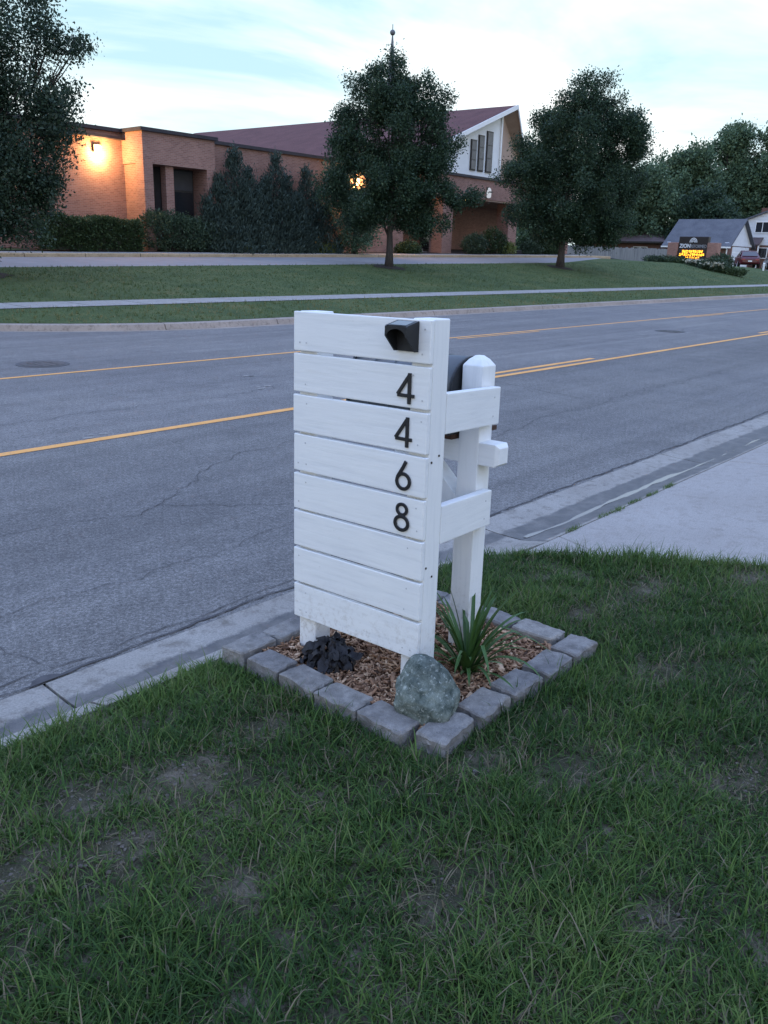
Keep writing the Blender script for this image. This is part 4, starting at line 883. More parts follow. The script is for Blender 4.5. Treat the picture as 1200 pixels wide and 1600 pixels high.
# cars on the drive between the houses
def car(label, x, y, z, rz, mat, group):
    t = thing('parked_car', label, 'car', (x, y, z), rz, group)
    st = [(-2.25, .62, .45, .70), (-2.15, .80, .32, .86), (-1.6, .88, .26, .95), (-.6, .90, .22, .93), (.6, .90, .22, .92), (1.3, .89, .24, .88), (1.9, .84, .28, .80), (2.2, .68, .36, .66), (2.28, .55, .42, .6)]
    b = MB(); V = []
    for X, w, z0, z1 in st: V += [(X, -w, z0+.12), (X, -w*.93, z0), (X, w*.93, z0), (X, w, z0+.12), (X, w, z1-.14), (X, w*.9, z1), (X, -w*.9, z1), (X, -w, z1-.14)]
    n = 8; b.add(V, [(i*n+k, (i+1)*n+k, (i+1)*n+(k+1) % n, i*n+(k+1) % n) for i in range(len(st)-1) for k in range(n)]+[list(range(n)), [(len(st)-1)*n+k for k in range(n)]])
    body = b.build('body', mat, t, smooth=False)
    b = MB(); cb = [(-1.75, .72, .93), (-1.05, .60, 1.36), (-.3, .60, 1.44), (.35, .60, 1.40), (1.15, .72, .91)]; V = []
    lo = [(-1.75, .80, .92), (-1.1, .83, .94), (-.3, .83, .93), (.4, .83, .92), (1.2, .80, .89)]
    for (X, w, zz), (X2, w2, z2) in zip(cb, lo): V += [(X2, -w2, z2), (X, -w, zz), (X, w, zz), (X2, w2, z2)]
    b.add(V, [(i*4+k, (i+1)*4+k, (i+1)*4+k+1, i*4+k+1) for i in range(4) for k in range(3)]); cab = b.build('cabin', mat, t)
    b = MB()
    for s_ in (-1, 1): b.add([(-1.5, s_*.815, .99), (-1.0, s_*.66, 1.3), (-.35, s_*.645, 1.37), (-.35, s_*.825, .98)], [(0, 1, 2, 3)]); b.add([(-.27, s_*.825, .98), (-.27, s_*.645, 1.37), (.3, s_*.65, 1.34), (.98, s_*.80, .95)], [(0, 1, 2, 3)])
    b.add([(1.17, -.66, .935), (1.17, .66, .935), (.45, .54, 1.37), (.45, -.54, 1.37)], [(0, 1, 2, 3)]); b.add([(-1.74, -.66, .985), (-1.74, .66, .985), (-1.14, .54, 1.345), (-1.14, -.54, 1.345)], [(3, 2, 1, 0)]); b.build('windows', 'glass', t)
    for X in (-1.38, 1.42):
        for s_ in (-1, 1):
            w = MB().prism([(X+.32*math.cos(a), .32+.32*math.sin(a)) for a in np.linspace(0, 2*math.pi, 19)[:-1]], 'y', s_*.70, s_*.915).build('wheel', 'rubber', t, .02, 1)
            MB().prism([(X+.2*math.cos(a), .32+.2*math.sin(a)) for a in np.linspace(0, 2*math.pi, 13)[:-1]], 'y', s_*.9, s_*.925).build('rim', 'alloy', w)
    for s_ in (-.56, .56):
        MB().box(2.16, 2.27, s_-.14, s_+.14, .52, .63).build('headlight', 'head_glass', t, .02, 1); MB().box(-2.26, -2.17, s_-.14, s_+.14, .60, .74).build('tail_light', 'tail_glass', t, .02, 1)
    MB().box(-2.285, -2.255, -.16, .16, .5, .6).build('plate', 'white_trim', t); return t
car('maroon sedan parked beyond the sign bed', 80.6, 26.9, zt(80.6, 26.9), math.radians(25), 'car_red', 'cars parked by the houses')
car('charcoal car parked at the right edge beyond the maroon sedan', 82.6, 25.0, zt(82.6, 25.0), math.radians(25), 'car_dark', 'cars parked by the houses')
strip('house_drive', 22, 30.3, 3, lambda x, y: zt(x, y)+.02, 'asphalt_far', [79, 85, 92])
for i, (x, y, lb) in enumerate([(77.2, 24.3, 'short white marker post left of its twin in front of the maroon car'), (77.9, 23.5, 'short white marker post right of its twin in front of the maroon car')]):
    t = thing('marker_post', lb, 'post', (x, y, zt(x, y)), 0, 'white marker posts by the drive'); MB().box(-.06, .06, -.06, .06, -.2, .55).build('shaft', 'white_trim', t); MB().prism([(-.07, .55), (.07, .55), (0, .63)], 'y', -.07, .07).build('cap', 'white_trim', t)

# trees beyond the houses
def bgtree(u, depth, top, w, seed, label, low=.16, mat='leaf_back', n=3600, dens=.4, asp=1.25):
    """u: sideways metres per metre of depth"""
    p = CF*depth+CR*(u*depth); z = zt(p.x, p.y); r = random.Random(seed); L = []
    h = top-z
    for k in range(20):
        t = r.uniform(low, .93); wd = w*(.45+.75*math.sin(math.pi*min(1, (t-.02)*.95))**.8)*.62; a = r.uniform(0, 6.28); q = r.uniform(.1, 1)*wd
        L.append((q*math.cos(a), q*math.sin(a), t*h, w*r.uniform(.34, .52), w*r.uniform(.34, .5), h*r.uniform(.07, .12)*asp))
    L.append((0, 0, h*.93, w*.25, w*.25, h*.08))
    return tree(label, (p.x, p.y, z-.1), L, h*.85, .028*h*.6, n, 12, .34*(depth/110), mat, .34, dens*.3, .45, shell=.3, sub=9, sr=.42, seed=seed, start=.3, group='trees beyond the houses')
bgtree(.170, 92, 15.6, 3.2, 101, 'green tree crown showing just right of the church gable tip', n=1800)
bgtree(.325, 112, 15.0, 5.4, 102, 'broad tree behind the fence right of the egg shaped tree')
bgtree(.375, 122, 19.0, 4.6, 103, 'tall tree behind the left end of the grey garage roof')
bgtree(.425, 120, 21.2, 5.4, 104, 'tallest tree above the grey garage roof')
bgtree(.478, 128, 17.3, 5.2, 105, 'rounded tree above the two storey house at the right edge')
bgtree(.285, 100, 11.5, 4.6, 106, 'dark tree directly behind the right flank of the egg shaped tree', low=.05)
bgtree(.345, 98, 9.3, 4.2, 107, 'low dark tree over the brown roofed house', low=.05, mat='leaf_tree', n=2300, dens=.1)
bgtree(.40, 126, 12.5, 5.5, 108, 'dense low tree between the brown roof and the grey roof', low=.05, mat='leaf_tree', dens=.15)
bgtree(.455, 134, 13.0, 6, 109, 'shadowy tree behind the garage gable', low=.08, dens=.2)
bgtree(.56, 118, 17, 6, 110, 'tree beyond the right edge of the two storey house')
bgtree(.66, 125, 18, 7, 111, 'tree past the right edge of the view along the street')
bgtree(.165, 96, 8.5, 4.0, 113, 'low dark tree seen between the church porch and the egg shaped tree', low=.03, mat='leaf_tree', n=2300, dens=.1)
bgtree(.255, 104, 11, 4.5, 112, 'dark low tree behind the right end of the church porch', low=.05, mat='leaf_tree', n=2300, dens=.1)

# ------------------------------------------------------------------ mailbox stand with number panel
ST = bpy.data.objects.new('mailbox_stand', None); COL.objects.link(ST); ST.location = (2.1334, 1.6511, 0)
ST.matrix_world = Matrix.Translation((2.1334, 1.6511, 0)) @ (Matrix.Rotation(.0174, 4, 'Y') @ Matrix.Rotation(-.0131, 4, 'X') @ Matrix.Rotation(.0339, 4, 'Z'))
tag(ST, 'white timber mailbox stand with slatted panel and house number 4468', 'mailbox stand')
PW, PZ, BH, GAP = .616, .165, .1397, .0098
def tbox(name, mat, x0, x1, y0, y1, z0, z1, parent=ST, bev=.004, jit=0.):
    cx, cy, cz = (x0+x1)/2, (y0+y1)/2, (z0+z1)/2
    o = MB().box(x0-cx, x1-cx, y0-cy, y1-cy, z0-cz, z1-cz).build(name, mat, parent, bev, 3); o.location = (cx, cy, cz)
    if jit: o.rotation_euler = (random.uniform(-jit, jit), random.uniform(-jit, jit), random.uniform(-jit, jit)*.5)
    return o
boards = []
for k in range(8):
    z0 = PZ+k*(BH+GAP); bd = tbox('board', 'paint_y', -.001+random.uniform(-.0012, .0012), .0185, random.uniform(-.002, .002), PW+random.uniform(-.002, .002), z0, z0+BH+random.uniform(-.001, .001), bev=.0045, jit=.0025); boards.append(bd)
    for y in (.028, .062, PW-.03, PW-.065):
        for z in (.03, BH-.03):
            if random.random() < .55: continue
            o = MB().prism([(.0032*math.cos(a), .0032*math.sin(a)) for a in np.linspace(0, 2*math.pi, 9)[:-1]], 'x', -.0004, .0004).build('nail_head', 'dimple', bd)
            o.location = (-.0105, y-PW/2+random.uniform(-.006, .006), z-BH/2)
ptop = PZ+8*BH+7*GAP
tbox('post', 'paint_z', .0205, .109, .001, .0895, -.1, ptop+.003, bev=.006)
tbox('post', 'paint_z', .0205, .109, PW-.0985, PW-.01, -.1, ptop+.001, bev=.006)
for x, z in ((.077, .9), (.035, .882), (.03, .506), (.067, .466)):
    MB().prism([(x+.0042*math.cos(a), z+.0042*math.sin(a)) for a in np.linspace(0, 2*math.pi, 11)[:-1]], 'y', -.0012, .004).build('screw_hole', 'hole', ST)
# rails between panel and mailbox post, with sawn ends
def rail(z1, xe, drop, x0=.1095):
    h = .1397; b = MB(); ye = .026; t = .034
    b.add([(x0, .0005, z1-h), (xe, ye, z1-h-drop), (xe, ye+t, z1-h-drop), (x0, t, z1-h), (x0, .0005, z1), (xe, ye, z1-drop), (xe, ye+t, z1-drop), (x0, t, z1)], [(0, 3, 2, 1), (4, 5, 6, 7), (0, 1, 5, 4), (1, 2, 6, 5), (2, 3, 7, 6), (3, 0, 4, 7)])
    r_ = b.build('rail', 'paint_x', ST, .004, 2)
    for xx, zz in ((xe-.045, z1-.035-drop), (xe-.05, z1-.105-drop)):
        f = (xx-x0)/(xe-x0); y = .0005+(ye-.0005)*f
        MB().prism([(xx+.0034*math.cos(a), zz+.0034*math.sin(a)) for a in np.linspace(0, 2*math.pi, 9)[:-1]], 'y', y-.0006, y+.003).build('nail_head', 'dimple', r_)
rail(1.1085, .497, .012); rail(.7147, .480, .012)
# mailbox post with faceted top
px0, px1, py0, py1 = .424, .514, .064, .154
b = MB(); pt = 1.172; c_ = .0; V = []
lev = [(-.1, 0), (pt, 0), (pt+.022, .016), (pt+.036, .033)]
for z, i in lev: V += [(px0+i, py0+i, z), (px1-i, py0+i, z), (px1-i, py1-i, z), (px0+i, py1-i, z)]
b.add(V, [(0, 3, 2, 1), (12, 13, 14, 15)]+[(l*4+k, l*4+(k+1) % 4, l*4+4+(k+1) % 4, l*4+4+k) for l in range(3) for k in range(4)]); b.build('mailbox_post', 'paint_z', ST, .004, 2)
# arm under the mailbox, through the post, chamfered end
ax0, ax1, az0, az1 = .4265, .5115, .803, .889; ye = -.022
b = MB(); b.add([(ax0, ye+.014, az0+.0), (ax1, ye+.014, az0), (ax1, ye+.014, az1), (ax0, ye+.014, az1), (ax0+.012, ye, az0+.01), (ax1-.012, ye, az0+.01), (ax1-.012, ye, az1-.014), (ax0+.012, ye, az1-.014), (ax0, .74, az0), (ax1, .74, az0), (ax1, .74, az1), (ax0, .74, az1)],
      [(4, 5, 6, 7), (0, 1, 5, 4), (1, 2, 6, 5), (2, 3, 7, 6), (3, 0, 4, 7), (0, 8, 9, 1), (1, 9, 10, 2), (2, 10, 11, 3), (3, 11, 8, 0), (8, 11, 10, 9)]); b.build('arm', 'paint_y', ST, .003, 2)
for o in [x for x in ST.children if x.name.startswith('arm')]: pass
b = MB(); b.prism([(.156, .49), (.156, .665), (.30, .80), (.47, .80)], 'x', ax0+.002, ax1-.002); b.build('brace', 'paint_z', ST, .003, 2)
# house digits: raised black strokes
def stroke(b, pts, w, x0, x1):
    """flat bar along a path in the panel plane (y to the left, z up)"""
    n = len(pts); P = [Vector(p) for p in pts]; L, R_ = [], []
    for i, p in enumerate(P):
        d = (P[min(i+1, n-1)]-P[max(i-1, 0)]).normalized(); q = Vector((-d.y, d.x))*w*.5; L.append(p+q); R_.append(p-q)
    vs = [(x0, p.x, p.y) for p in L]+[(x0, p.x, p.y) for p in R_]+[(x1, p.x, p.y) for p in L]+[(x1, p.x, p.y) for p in R_]
    fs = []
    for i in range(n-1): fs += [(i, i+1, n+i+1, n+i), (2*n+i, 3*n+i, 3*n+i+1, 2*n+i+1), (i, 2*n+i, 2*n+i+1, i+1), (n+i, n+i+1, 3*n+i+1, 3*n+i)]
    fs += [(0, n, 3*n, 2*n), (n-1, 3*n-1, 4*n-1, 2*n-1)]; b.add(vs, fs)
def ring(b, c, rx, rz, w, x0, x1, n=36):
    out = [(c[0]+rx*math.cos(a), c[1]+rz*math.sin(a)) for a in np.linspace(0, 2*math.pi, n+1)[:-1]]; inn = [(c[0]+(rx-w)*math.cos(a), c[1]+(rz-w)*math.sin(a)) for a in np.linspace(0, 2*math.pi, n+1)[:-1]]
    vs = [(x0, *p) for p in out]+[(x0, *p) for p in inn]+[(x1, *p) for p in out]+[(x1, *p) for p in inn]; fs = []
    for i in range(n):
        j = (i+1) % n; fs += [(i, j, n+j, n+i), (2*n+i, 3*n+i, 3*n+j, 2*n+j), (i, 2*n+i, 2*n+j, j), (n+i, n+j, 3*n+j, 3*n+i)]
    b.add(vs, fs)
def digit(ch_, yc, zc, bd):
    b = MB(); X0, X1 = -.0075, -.002; w = .0135; h = .0515      # left in the picture is +y
    if ch_ == '4':
        stroke(b, [(-.013, -h), (-.013, h)], w, X0, X1); stroke(b, [(-.0125, h-.006), (.036, -.022)], w*.9, X0-.0004, X1)
        stroke(b, [(.037, -.024), (-.034, -.024)], w*.88, X0+.0004, X1)
    elif ch_ == '6':
        ring(b, (0, -.0195), .0335, .0325, w*.92, X0, X1); stroke(b, [(-.010, h), (.0015, .030), (.014, .010), (.0255, -.008)], w*.92, X0-.0005, X1)
    else:
        ring(b, (0, .0275), .0265, .0245, w*.86, X0, X1); ring(b, (0, -.0215), .034, .0305, w*.92, X0-.0005, X1)
    o = b.build('digit', 'black_metal', bd, .0012, 1); o['label'] = 'black house number '+ch_
    o.location = (0-bd.location.x, yc-bd.location.y, zc-bd.location.z); return o
for ch_, k, yc, zc in (('4', 6, .088, 1.1265), ('4', 5, .091, .979), ('6', 4, .0875, .829), ('8', 3, .0885, .681)):
    digit(ch_, yc, zc, boards[k])
# solar accent light on the top board
sl_ = thing('solar_light', 'black wedge shaped solar light on the top board of the panel', 'solar light'); sl_.matrix_world = ST.matrix_world.copy() @ Matrix.Translation((-.0022, .091, 1.248))
hw = .045
prof = [(0, .0), (0, .098), (-.060, .084), (-.065, .080), (-.066, .050), (-.016, .0)]
b = MB(); n = len(prof); t_ = .006
for s_, e_ in ((-hw, -hw+t_), (hw-t_, hw)): b.prism([(p[0], p[1]) for p in prof], 'y', s_, e_)
ww = hw-t_-.0004
b.prism([(0, .0002), (0, .0978), (-.007, .0963), (-.007, .0002)], 'y', -ww, ww)            # back plate
b.prism([(-.0072, .0962), (-.060, .0838), (-.060, .076), (-.0072, .088)], 'y', -ww, ww)      # lid
# arched front lip
arc = [(ww*math.cos(a), .075-.028*1+.026*math.sin(a)) for a in np.linspace(math.pi, 0, 13)]
vs = [(-.0655, y, z) for y, z in arc]+[(-.0655, y, .0795) for y, z in arc]+[(-.0605, y, z+.002) for y, z in arc]+[(-.0605, y, .0795) for y, z in arc]; m = 13; fs = []
for i in range(m-1): fs += [(i, i+1, m+i+1, m+i), (2*m+i, 3*m+i, 3*m+i+1, 2*m+i+1), (i, 2*m+i, 2*m+i+1, i+1), (m+i, m+i+1, 3*m+i+1, 3*m+i)]
b.add(vs, fs); b.build('housing', 'black_plastic', sl_)
b = MB(); b.add([(-.010, -hw+.011, .0968), (-.010, hw-.011, .0968), (-.056, hw-.011, .0858), (-.056, -hw+.011, .0858)], [(0, 1, 2, 3)]); b.build('solar_cell', 'solar', sl_)
MB().tube([(-.03, 0, .07), (-.03, 0, .084)], .014, 12).build('lens', 'black_metal', sl_)
# mailbox lying on the arm
mb_ = thing('mailbox', 'large dark arched mailbox behind the white post, mostly hidden by the panel', 'mailbox'); mb_.matrix_world = ST.matrix_world.copy() @ Matrix.Translation((.503, .162, .908))
R_ = .139; hh_ = .152
def arch(r, z0, n=20): return [(-r, z0)]+[(r*math.cos(a), hh_+r*math.sin(a)) for a in np.linspace(math.pi, 0, n)]+[(r, z0)]
b = MB(); b.prism(arch(R_-.004, .004), 'y', .012, .50); body = b.build('body', 'box_metal', mb_, smooth=False)
for p in body.data.polygons: p.use_smooth = abs(p.normal.y) < .5
MB().prism(arch(R_, .0), 'y', .0, .0115).build('back_plate', 'black_plastic', mb_, .004, 2)
b = MB()
for yy in (.11, .2, .3, .4): 
    pts = [(p[0], yy, p[1]) for p in arch(R_-.003, .02)]; b.tube(pts, .004, 6)
b.build('ribs', 'box_metal', mb_)
MB().prism(arch(R_+.003, .0), 'y', .5005, .515).build('door', 'black_plastic', mb_, .004, 2)
MB().box(.139, .147, .34, .36, .07, .24).build('flag_arm', 'black_metal', mb_); MB().box(.139, .147, .361, .42, .19, .24).build('flag', 'tail_glass', mb_)
bo = MB().box(-.11, .215, .004, .5, -.0185, -.0005).build('mounting_board', 'dark_wood', mb_)

# ------------------------------------------------------------------ bed: edging stones, chips, boulder, plants
eb = thing('bed_edging', 'ring of rough grey edging blocks around the mulch bed', 'edging', (2.36, 1.86, 0))
def edging(x, y, L, along, seed, z=.0, yaw=0., h=.092, wdt=.115):
    L *= 1.075; x *= 1.024; y *= 1.024; z -= .013
    r = random.Random(seed); bm = bmesh.new(); bmesh.ops.create_cube(bm, size=1); bmesh.ops.scale(bm, vec=(L, wdt, h), verts=bm.verts)
    bmesh.ops.bevel(bm, geom=list(bm.edges), offset=.006, segments=1, affect='EDGES', profile=.5)
    bmesh.ops.subdivide_edges(bm, edges=[e for e in bm.edges if e.calc_length() > .03], cuts=9, use_grid_fill=True)
    off = Vector((r.uniform(0, 50), r.uniform(0, 50), r.uniform(0, 50)))
    for v in bm.verts:
        top = v.co.z > h*.5-.002; out = max(0., -v.co.y/wdt-.28)/.22; rimx = abs(v.co.x)/L > .42
        n1_ = mnoise.noise_vector(v.co*24+off); c1_ = mnoise.cell_vector(v.co*38+off)-Vector((.5, .5, .5)); n2_ = mnoise.noise_vector(v.co*75+off)
        if top and out < .75 and not rimx: f = Vector((n1_.x*.002, n1_.y*.002, n1_.z*.0012))
        else:
            f = n1_*.0045+c1_*.0035*(.4+out)+n2_*.0022
            if out > 0: f.y -= .006*out*(.6+mnoise.noise(v.co*16+off)); f.z -= .006*out*max(0., mnoise.noise(v.co*19+off*2)+.25) if top else 0
        v.co += f
        if v.co.y > 0: v.co.x *= .94
    me = bpy.data.meshes.new('stone'); bm.to_mesh(me); bm.free(); me.materials.append(M['edging'])
    o = link('stone', me, eb); o.location = (x-2.36, y-1.86, z+h/2); o.rotation_euler = (r.uniform(-.03, .03), r.uniform(-.03, .03), along+yaw); return o
A_FRONT, A_RIGHT, A_BACK, A_ROAD = -math.pi/2, 0, math.pi/2, math.pi      # outer face looks to -X, -Y, +X, +Y
for i, (x, y, L, yw) in enumerate([(1.885, 2.14, .152, .05), (1.885, 1.955, .168, -.03), (1.88, 1.765, .178, .04), (1.885, 1.565, .188, -.05)]): edging(x, y, L, A_FRONT, 200+i, .0 - .024, yw)
for i, (x, y, L, yw) in enumerate([(1.965, 1.395, .185, .10), (2.18, 1.395, .178, .05), (2.385, 1.39, .178, -.02), (2.60, 1.385, .185, .03), (2.80, 1.385, .165, .0)]): edging(x, y, L, A_RIGHT, 210+i, .0 - .024, yw)
for i, (x, y, L, yw) in enumerate([(2.825, 1.565, .188, .04), (2.815, 1.76, .170, -.06), (2.81, 1.95, .175, .02), (2.81, 2.13, .170, .03)]): edging(x, y, L, A_BACK, 220+i, .0 - .024, yw)
for i, (x, y, L, yw) in enumerate([(1.92, 2.31, .18, .02), (2.115, 2.305, .18, .02), (2.31, 2.305, .18, -.03), (2.505, 2.305, .18, .0), (2.70, 2.305, .18, .02)]): edging(x, y, L, A_ROAD, 230+i, .0 - .024, yw)
def bed_z(x, y): return .024+.010*math.sin(x*5)*math.cos(y*6)
b = MB(); gx = np.linspace(1.975, 2.84, 22); gy = np.linspace(1.475, 2.31, 22)
b.add([(x, y, bed_z(x, y)-.006) for x in gx for y in gy], [(i*22+k, (i+1)*22+k, (i+1)*22+k+1, i*22+k+1) for i in range(21) for k in range(21)]); structure(b.build('mulch_bed', 'chips', smooth=True))
a_ = bpy.data.objects['mulch_bed'].data.attributes.new('tint', 'FLOAT', 'POINT'); a_.data.foreach_set('value', np.full(484, .12, np.float32))
def chips(name, n, region, zf, seed, lift=.012):
    r = np.random.default_rng(seed); x = r.uniform(region[0], region[1], n); y = r.uniform(region[2], region[3], n)
    z = np.array([zf(a, c) for a, c in zip(x, y)])+r.random(n)*lift; L = .010+.042*r.random(n)**2.2; wd = L*(.14+.34*r.random(n)); th = .0025+.003*r.random(n)
    yaw = r.random(n)*6.28; pi_ = r.normal(size=n)*.32; ro = r.normal(size=n)*.4
    d = np.stack([np.cos(yaw)*np.cos(pi_), np.sin(yaw)*np.cos(pi_), np.sin(pi_)], 1); s = unit(np.stack([-np.sin(yaw), np.cos(yaw), np.sin(ro)], 1)); u = np.cross(d, s)
    c = np.stack([x, y, z], 1); V = []
    for a, bq, e in ((-1, -.6, -1), (1, -1, -1), (1, .6, -1), (-1, 1, -1), (-1, -.6, 1), (1, -1, 1), (1, .6, 1), (-1, 1, 1)):
        V.append(c+d*(a*L*.5*(.8+.4*r.random(n)))[:, None]+s*(bq*wd*.5)[:, None]+u*(e*th*.5)[:, None])
    V = np.stack(V, 1).reshape(-1, 3); F_ = np.array([(0, 3, 2, 1), (4, 5, 6, 7), (0, 1, 5, 4), (1, 2, 6, 5), (2, 3, 7, 6), (3, 0, 4, 7)]); idx = (np.arange(n)*8)[:, None, None]+F_[None]
    t = np.clip(.5+.27*r.normal(size=n), 0, 1); o = fast_mesh(name, V, idx.ravel(), 4, 'chips', np.repeat(t, 8)); o['kind'] = 'stuff'; return o
chips('wood_chips', 7500, (1.98, 2.835, 1.48, 2.305), bed_z, 5, .016)
# boulder
bm = bmesh.new(); bmesh.ops.create_icosphere(bm, subdivisions=5, radius=1)
br_ = random.Random(12); PL = []
for k in range(7): a = k*.9+br_.uniform(-.2, .2); e_ = br_.uniform(.42, .62); PL.append((Vector((math.cos(a)*math.cos(e_), math.sin(a)*math.cos(e_), math.sin(e_))), br_.uniform(.080, .094)))
for k in range(7): a = k*.9+.4+br_.uniform(-.2, .2); PL.append((Vector((math.cos(a)*.98, math.sin(a)*.98, -.2)).normalized(), br_.uniform(.094, .106)))
PL += [(Vector((.12, .1, .98)).normalized(), .118), (Vector((-.3, .5, .8)).normalized(), .112), (Vector((0, 0, -1)), .09)]
for v in bm.verts:
    d = v.co.normalized(); q = sum(max(0., d.dot(n_)/h_)**16 for n_, h_ in PL)**(-1/16)
    p = d*q; p += Vector((.10*max(0, p.z), .14*max(0, p.z), 0))
    v.co = p+mnoise.noise_vector(d*2.2+Vector((4, 7, 1)))*.006+mnoise.noise_vector(d*6)*.0034+mnoise.noise_vector(d*17)*.0016+(mnoise.cell_vector(d*7)-Vector((.5, .5, .5)))*.0018
me = bpy.data.meshes.new('boulder'); bm.to_mesh(me); bm.free(); me.materials.append(M['boulder']); me.polygons.foreach_set('use_smooth', [True]*len(me.polygons))
o = link('boulder', me); o.location = (2.073, 1.55, .108); o.rotation_euler = (0, 0, .9); o.scale = (1.15, 1.15, 1.08); tag(o, 'mottled grey green boulder leaning at the front corner of the panel', 'boulder')
# strap leaved lily
lp = thing('daylily', 'clump of arching strap leaves in the mulch beside the panel', 'plant', (2.41, 1.62, .02))
rr = random.Random(31)
def strap(az, L, lean, w, curl, mat, off=(0, 0), kink=None, zb=0.):
    b = MB(); n = 9; p = Vector((off[0], off[1], zb)); ang = lean; V = []; dirh = Vector((math.cos(az), math.sin(az), 0)); side = Vector((-math.sin(az), math.cos(az), 0))
    for i in range(n+1):
        t = i/n; ww = w*(math.sin(math.pi*min(.5+.5*(t**2.2), 1))**.6 if t > .02 else 1.)*(.75+.5*min(t*3, .5)); ww = max(ww, .0006) if t < 1 else .0004
        up = (dirh*math.cos(ang+math.pi/2)+Vector((0, 0, math.sin(ang+math.pi/2))))
        V += [p+side*ww*.5+up*ww*.16, p-up*ww*.06, p-side*ww*.5+up*ww*.16]
        p = p+(dirh*math.cos(ang)+Vector((0, 0, math.sin(ang))))*(L/n); ang -= curl*(.35+1.3*t)/n*1.0
        if kink and i == kink: ang -= .9
    b.add(V, [(i*3+k, (i+1)*3+k, (i+1)*3+k+1, i*3+k+1) for i in range(n) for k in range(2)]); return b.build('leaf', mat, lp, smooth=True)
for k in range(52):
    az = k*2.399+rr.uniform(-.3, .3); f = rr.random(); L = .22+.21*rr.random(); lean = 1.5-.8*f+rr.uniform(-.1, .1)
    strap(az, L, lean, (.012+.007*rr.random()), .7+2.0*f*rr.random(), 'lily', (.028*math.cos(az)*rr.random(), .028*math.sin(az)*rr.random()), 5 if rr.random() < .1 else None)
for az, L, lean, cu, m_ in ((2.35, .40, 1.40, .25, 'lily'), (2.9, .33, 1.25, .5, 'lily'), (-1.0, .34, 1.50, .4, 'lily'), (.2, .36, 1.05, 1.1, 'lily'), (-2.25, .33, .75, 1.35, 'lily'), (-1.9, .30, .55, 1.0, 'lily'), (-.3, .37, 1.0, 1.3, 'lily'), (-2.0, .16, .9, .9, 'lily_pale'), (-2.75, .13, .7, .9, 'lily_pale'), (-1.3, .17, .9, 1.4, 'lily_pale')):
    strap(az, L, lean, .016, cu, m_)
# dark crumpled plant below the panel
dp = thing('dark_plant', 'crumpled blackish purple leafy plant below the panel', 'plant', (2.10, 2.05, .02))
rr = random.Random(17); me = None
for k in range(84):
    b = MB(); L = rr.uniform(.028, .06); w = L*.8; n = 4; V = []
    for i in range(n+1):
        t = i/n; ww = w*math.sin(math.pi*(.08+.88*t))**.8
        for j in (-1, -.4, .4, 1): V.append((L*t, ww*.5*j, .010*math.sin(t*5+k)+.008*math.sin(j*3+t*7+k)-.03*t*t+.006*rr.uniform(-1, 1)))
    b.add(V, [(i*4+j, (i+1)*4+j, (i+1)*4+j+1, i*4+j+1) for i in range(n) for j in range(3)]); o = b.build('leaf', 'dark_leaf', dp, smooth=True)
    a = rr.uniform(0, 6.28); q = rr.random()**.6*.068; o.location = (q*math.cos(a), q*math.sin(a)*1.15, .02+.085*(1-(q/.09)**2)*rr.uniform(.5, 1)); o.rotation_euler = (rr.uniform(-.5, .5), rr.uniform(-.5, .8), a+rr.uniform(-.7, .7))

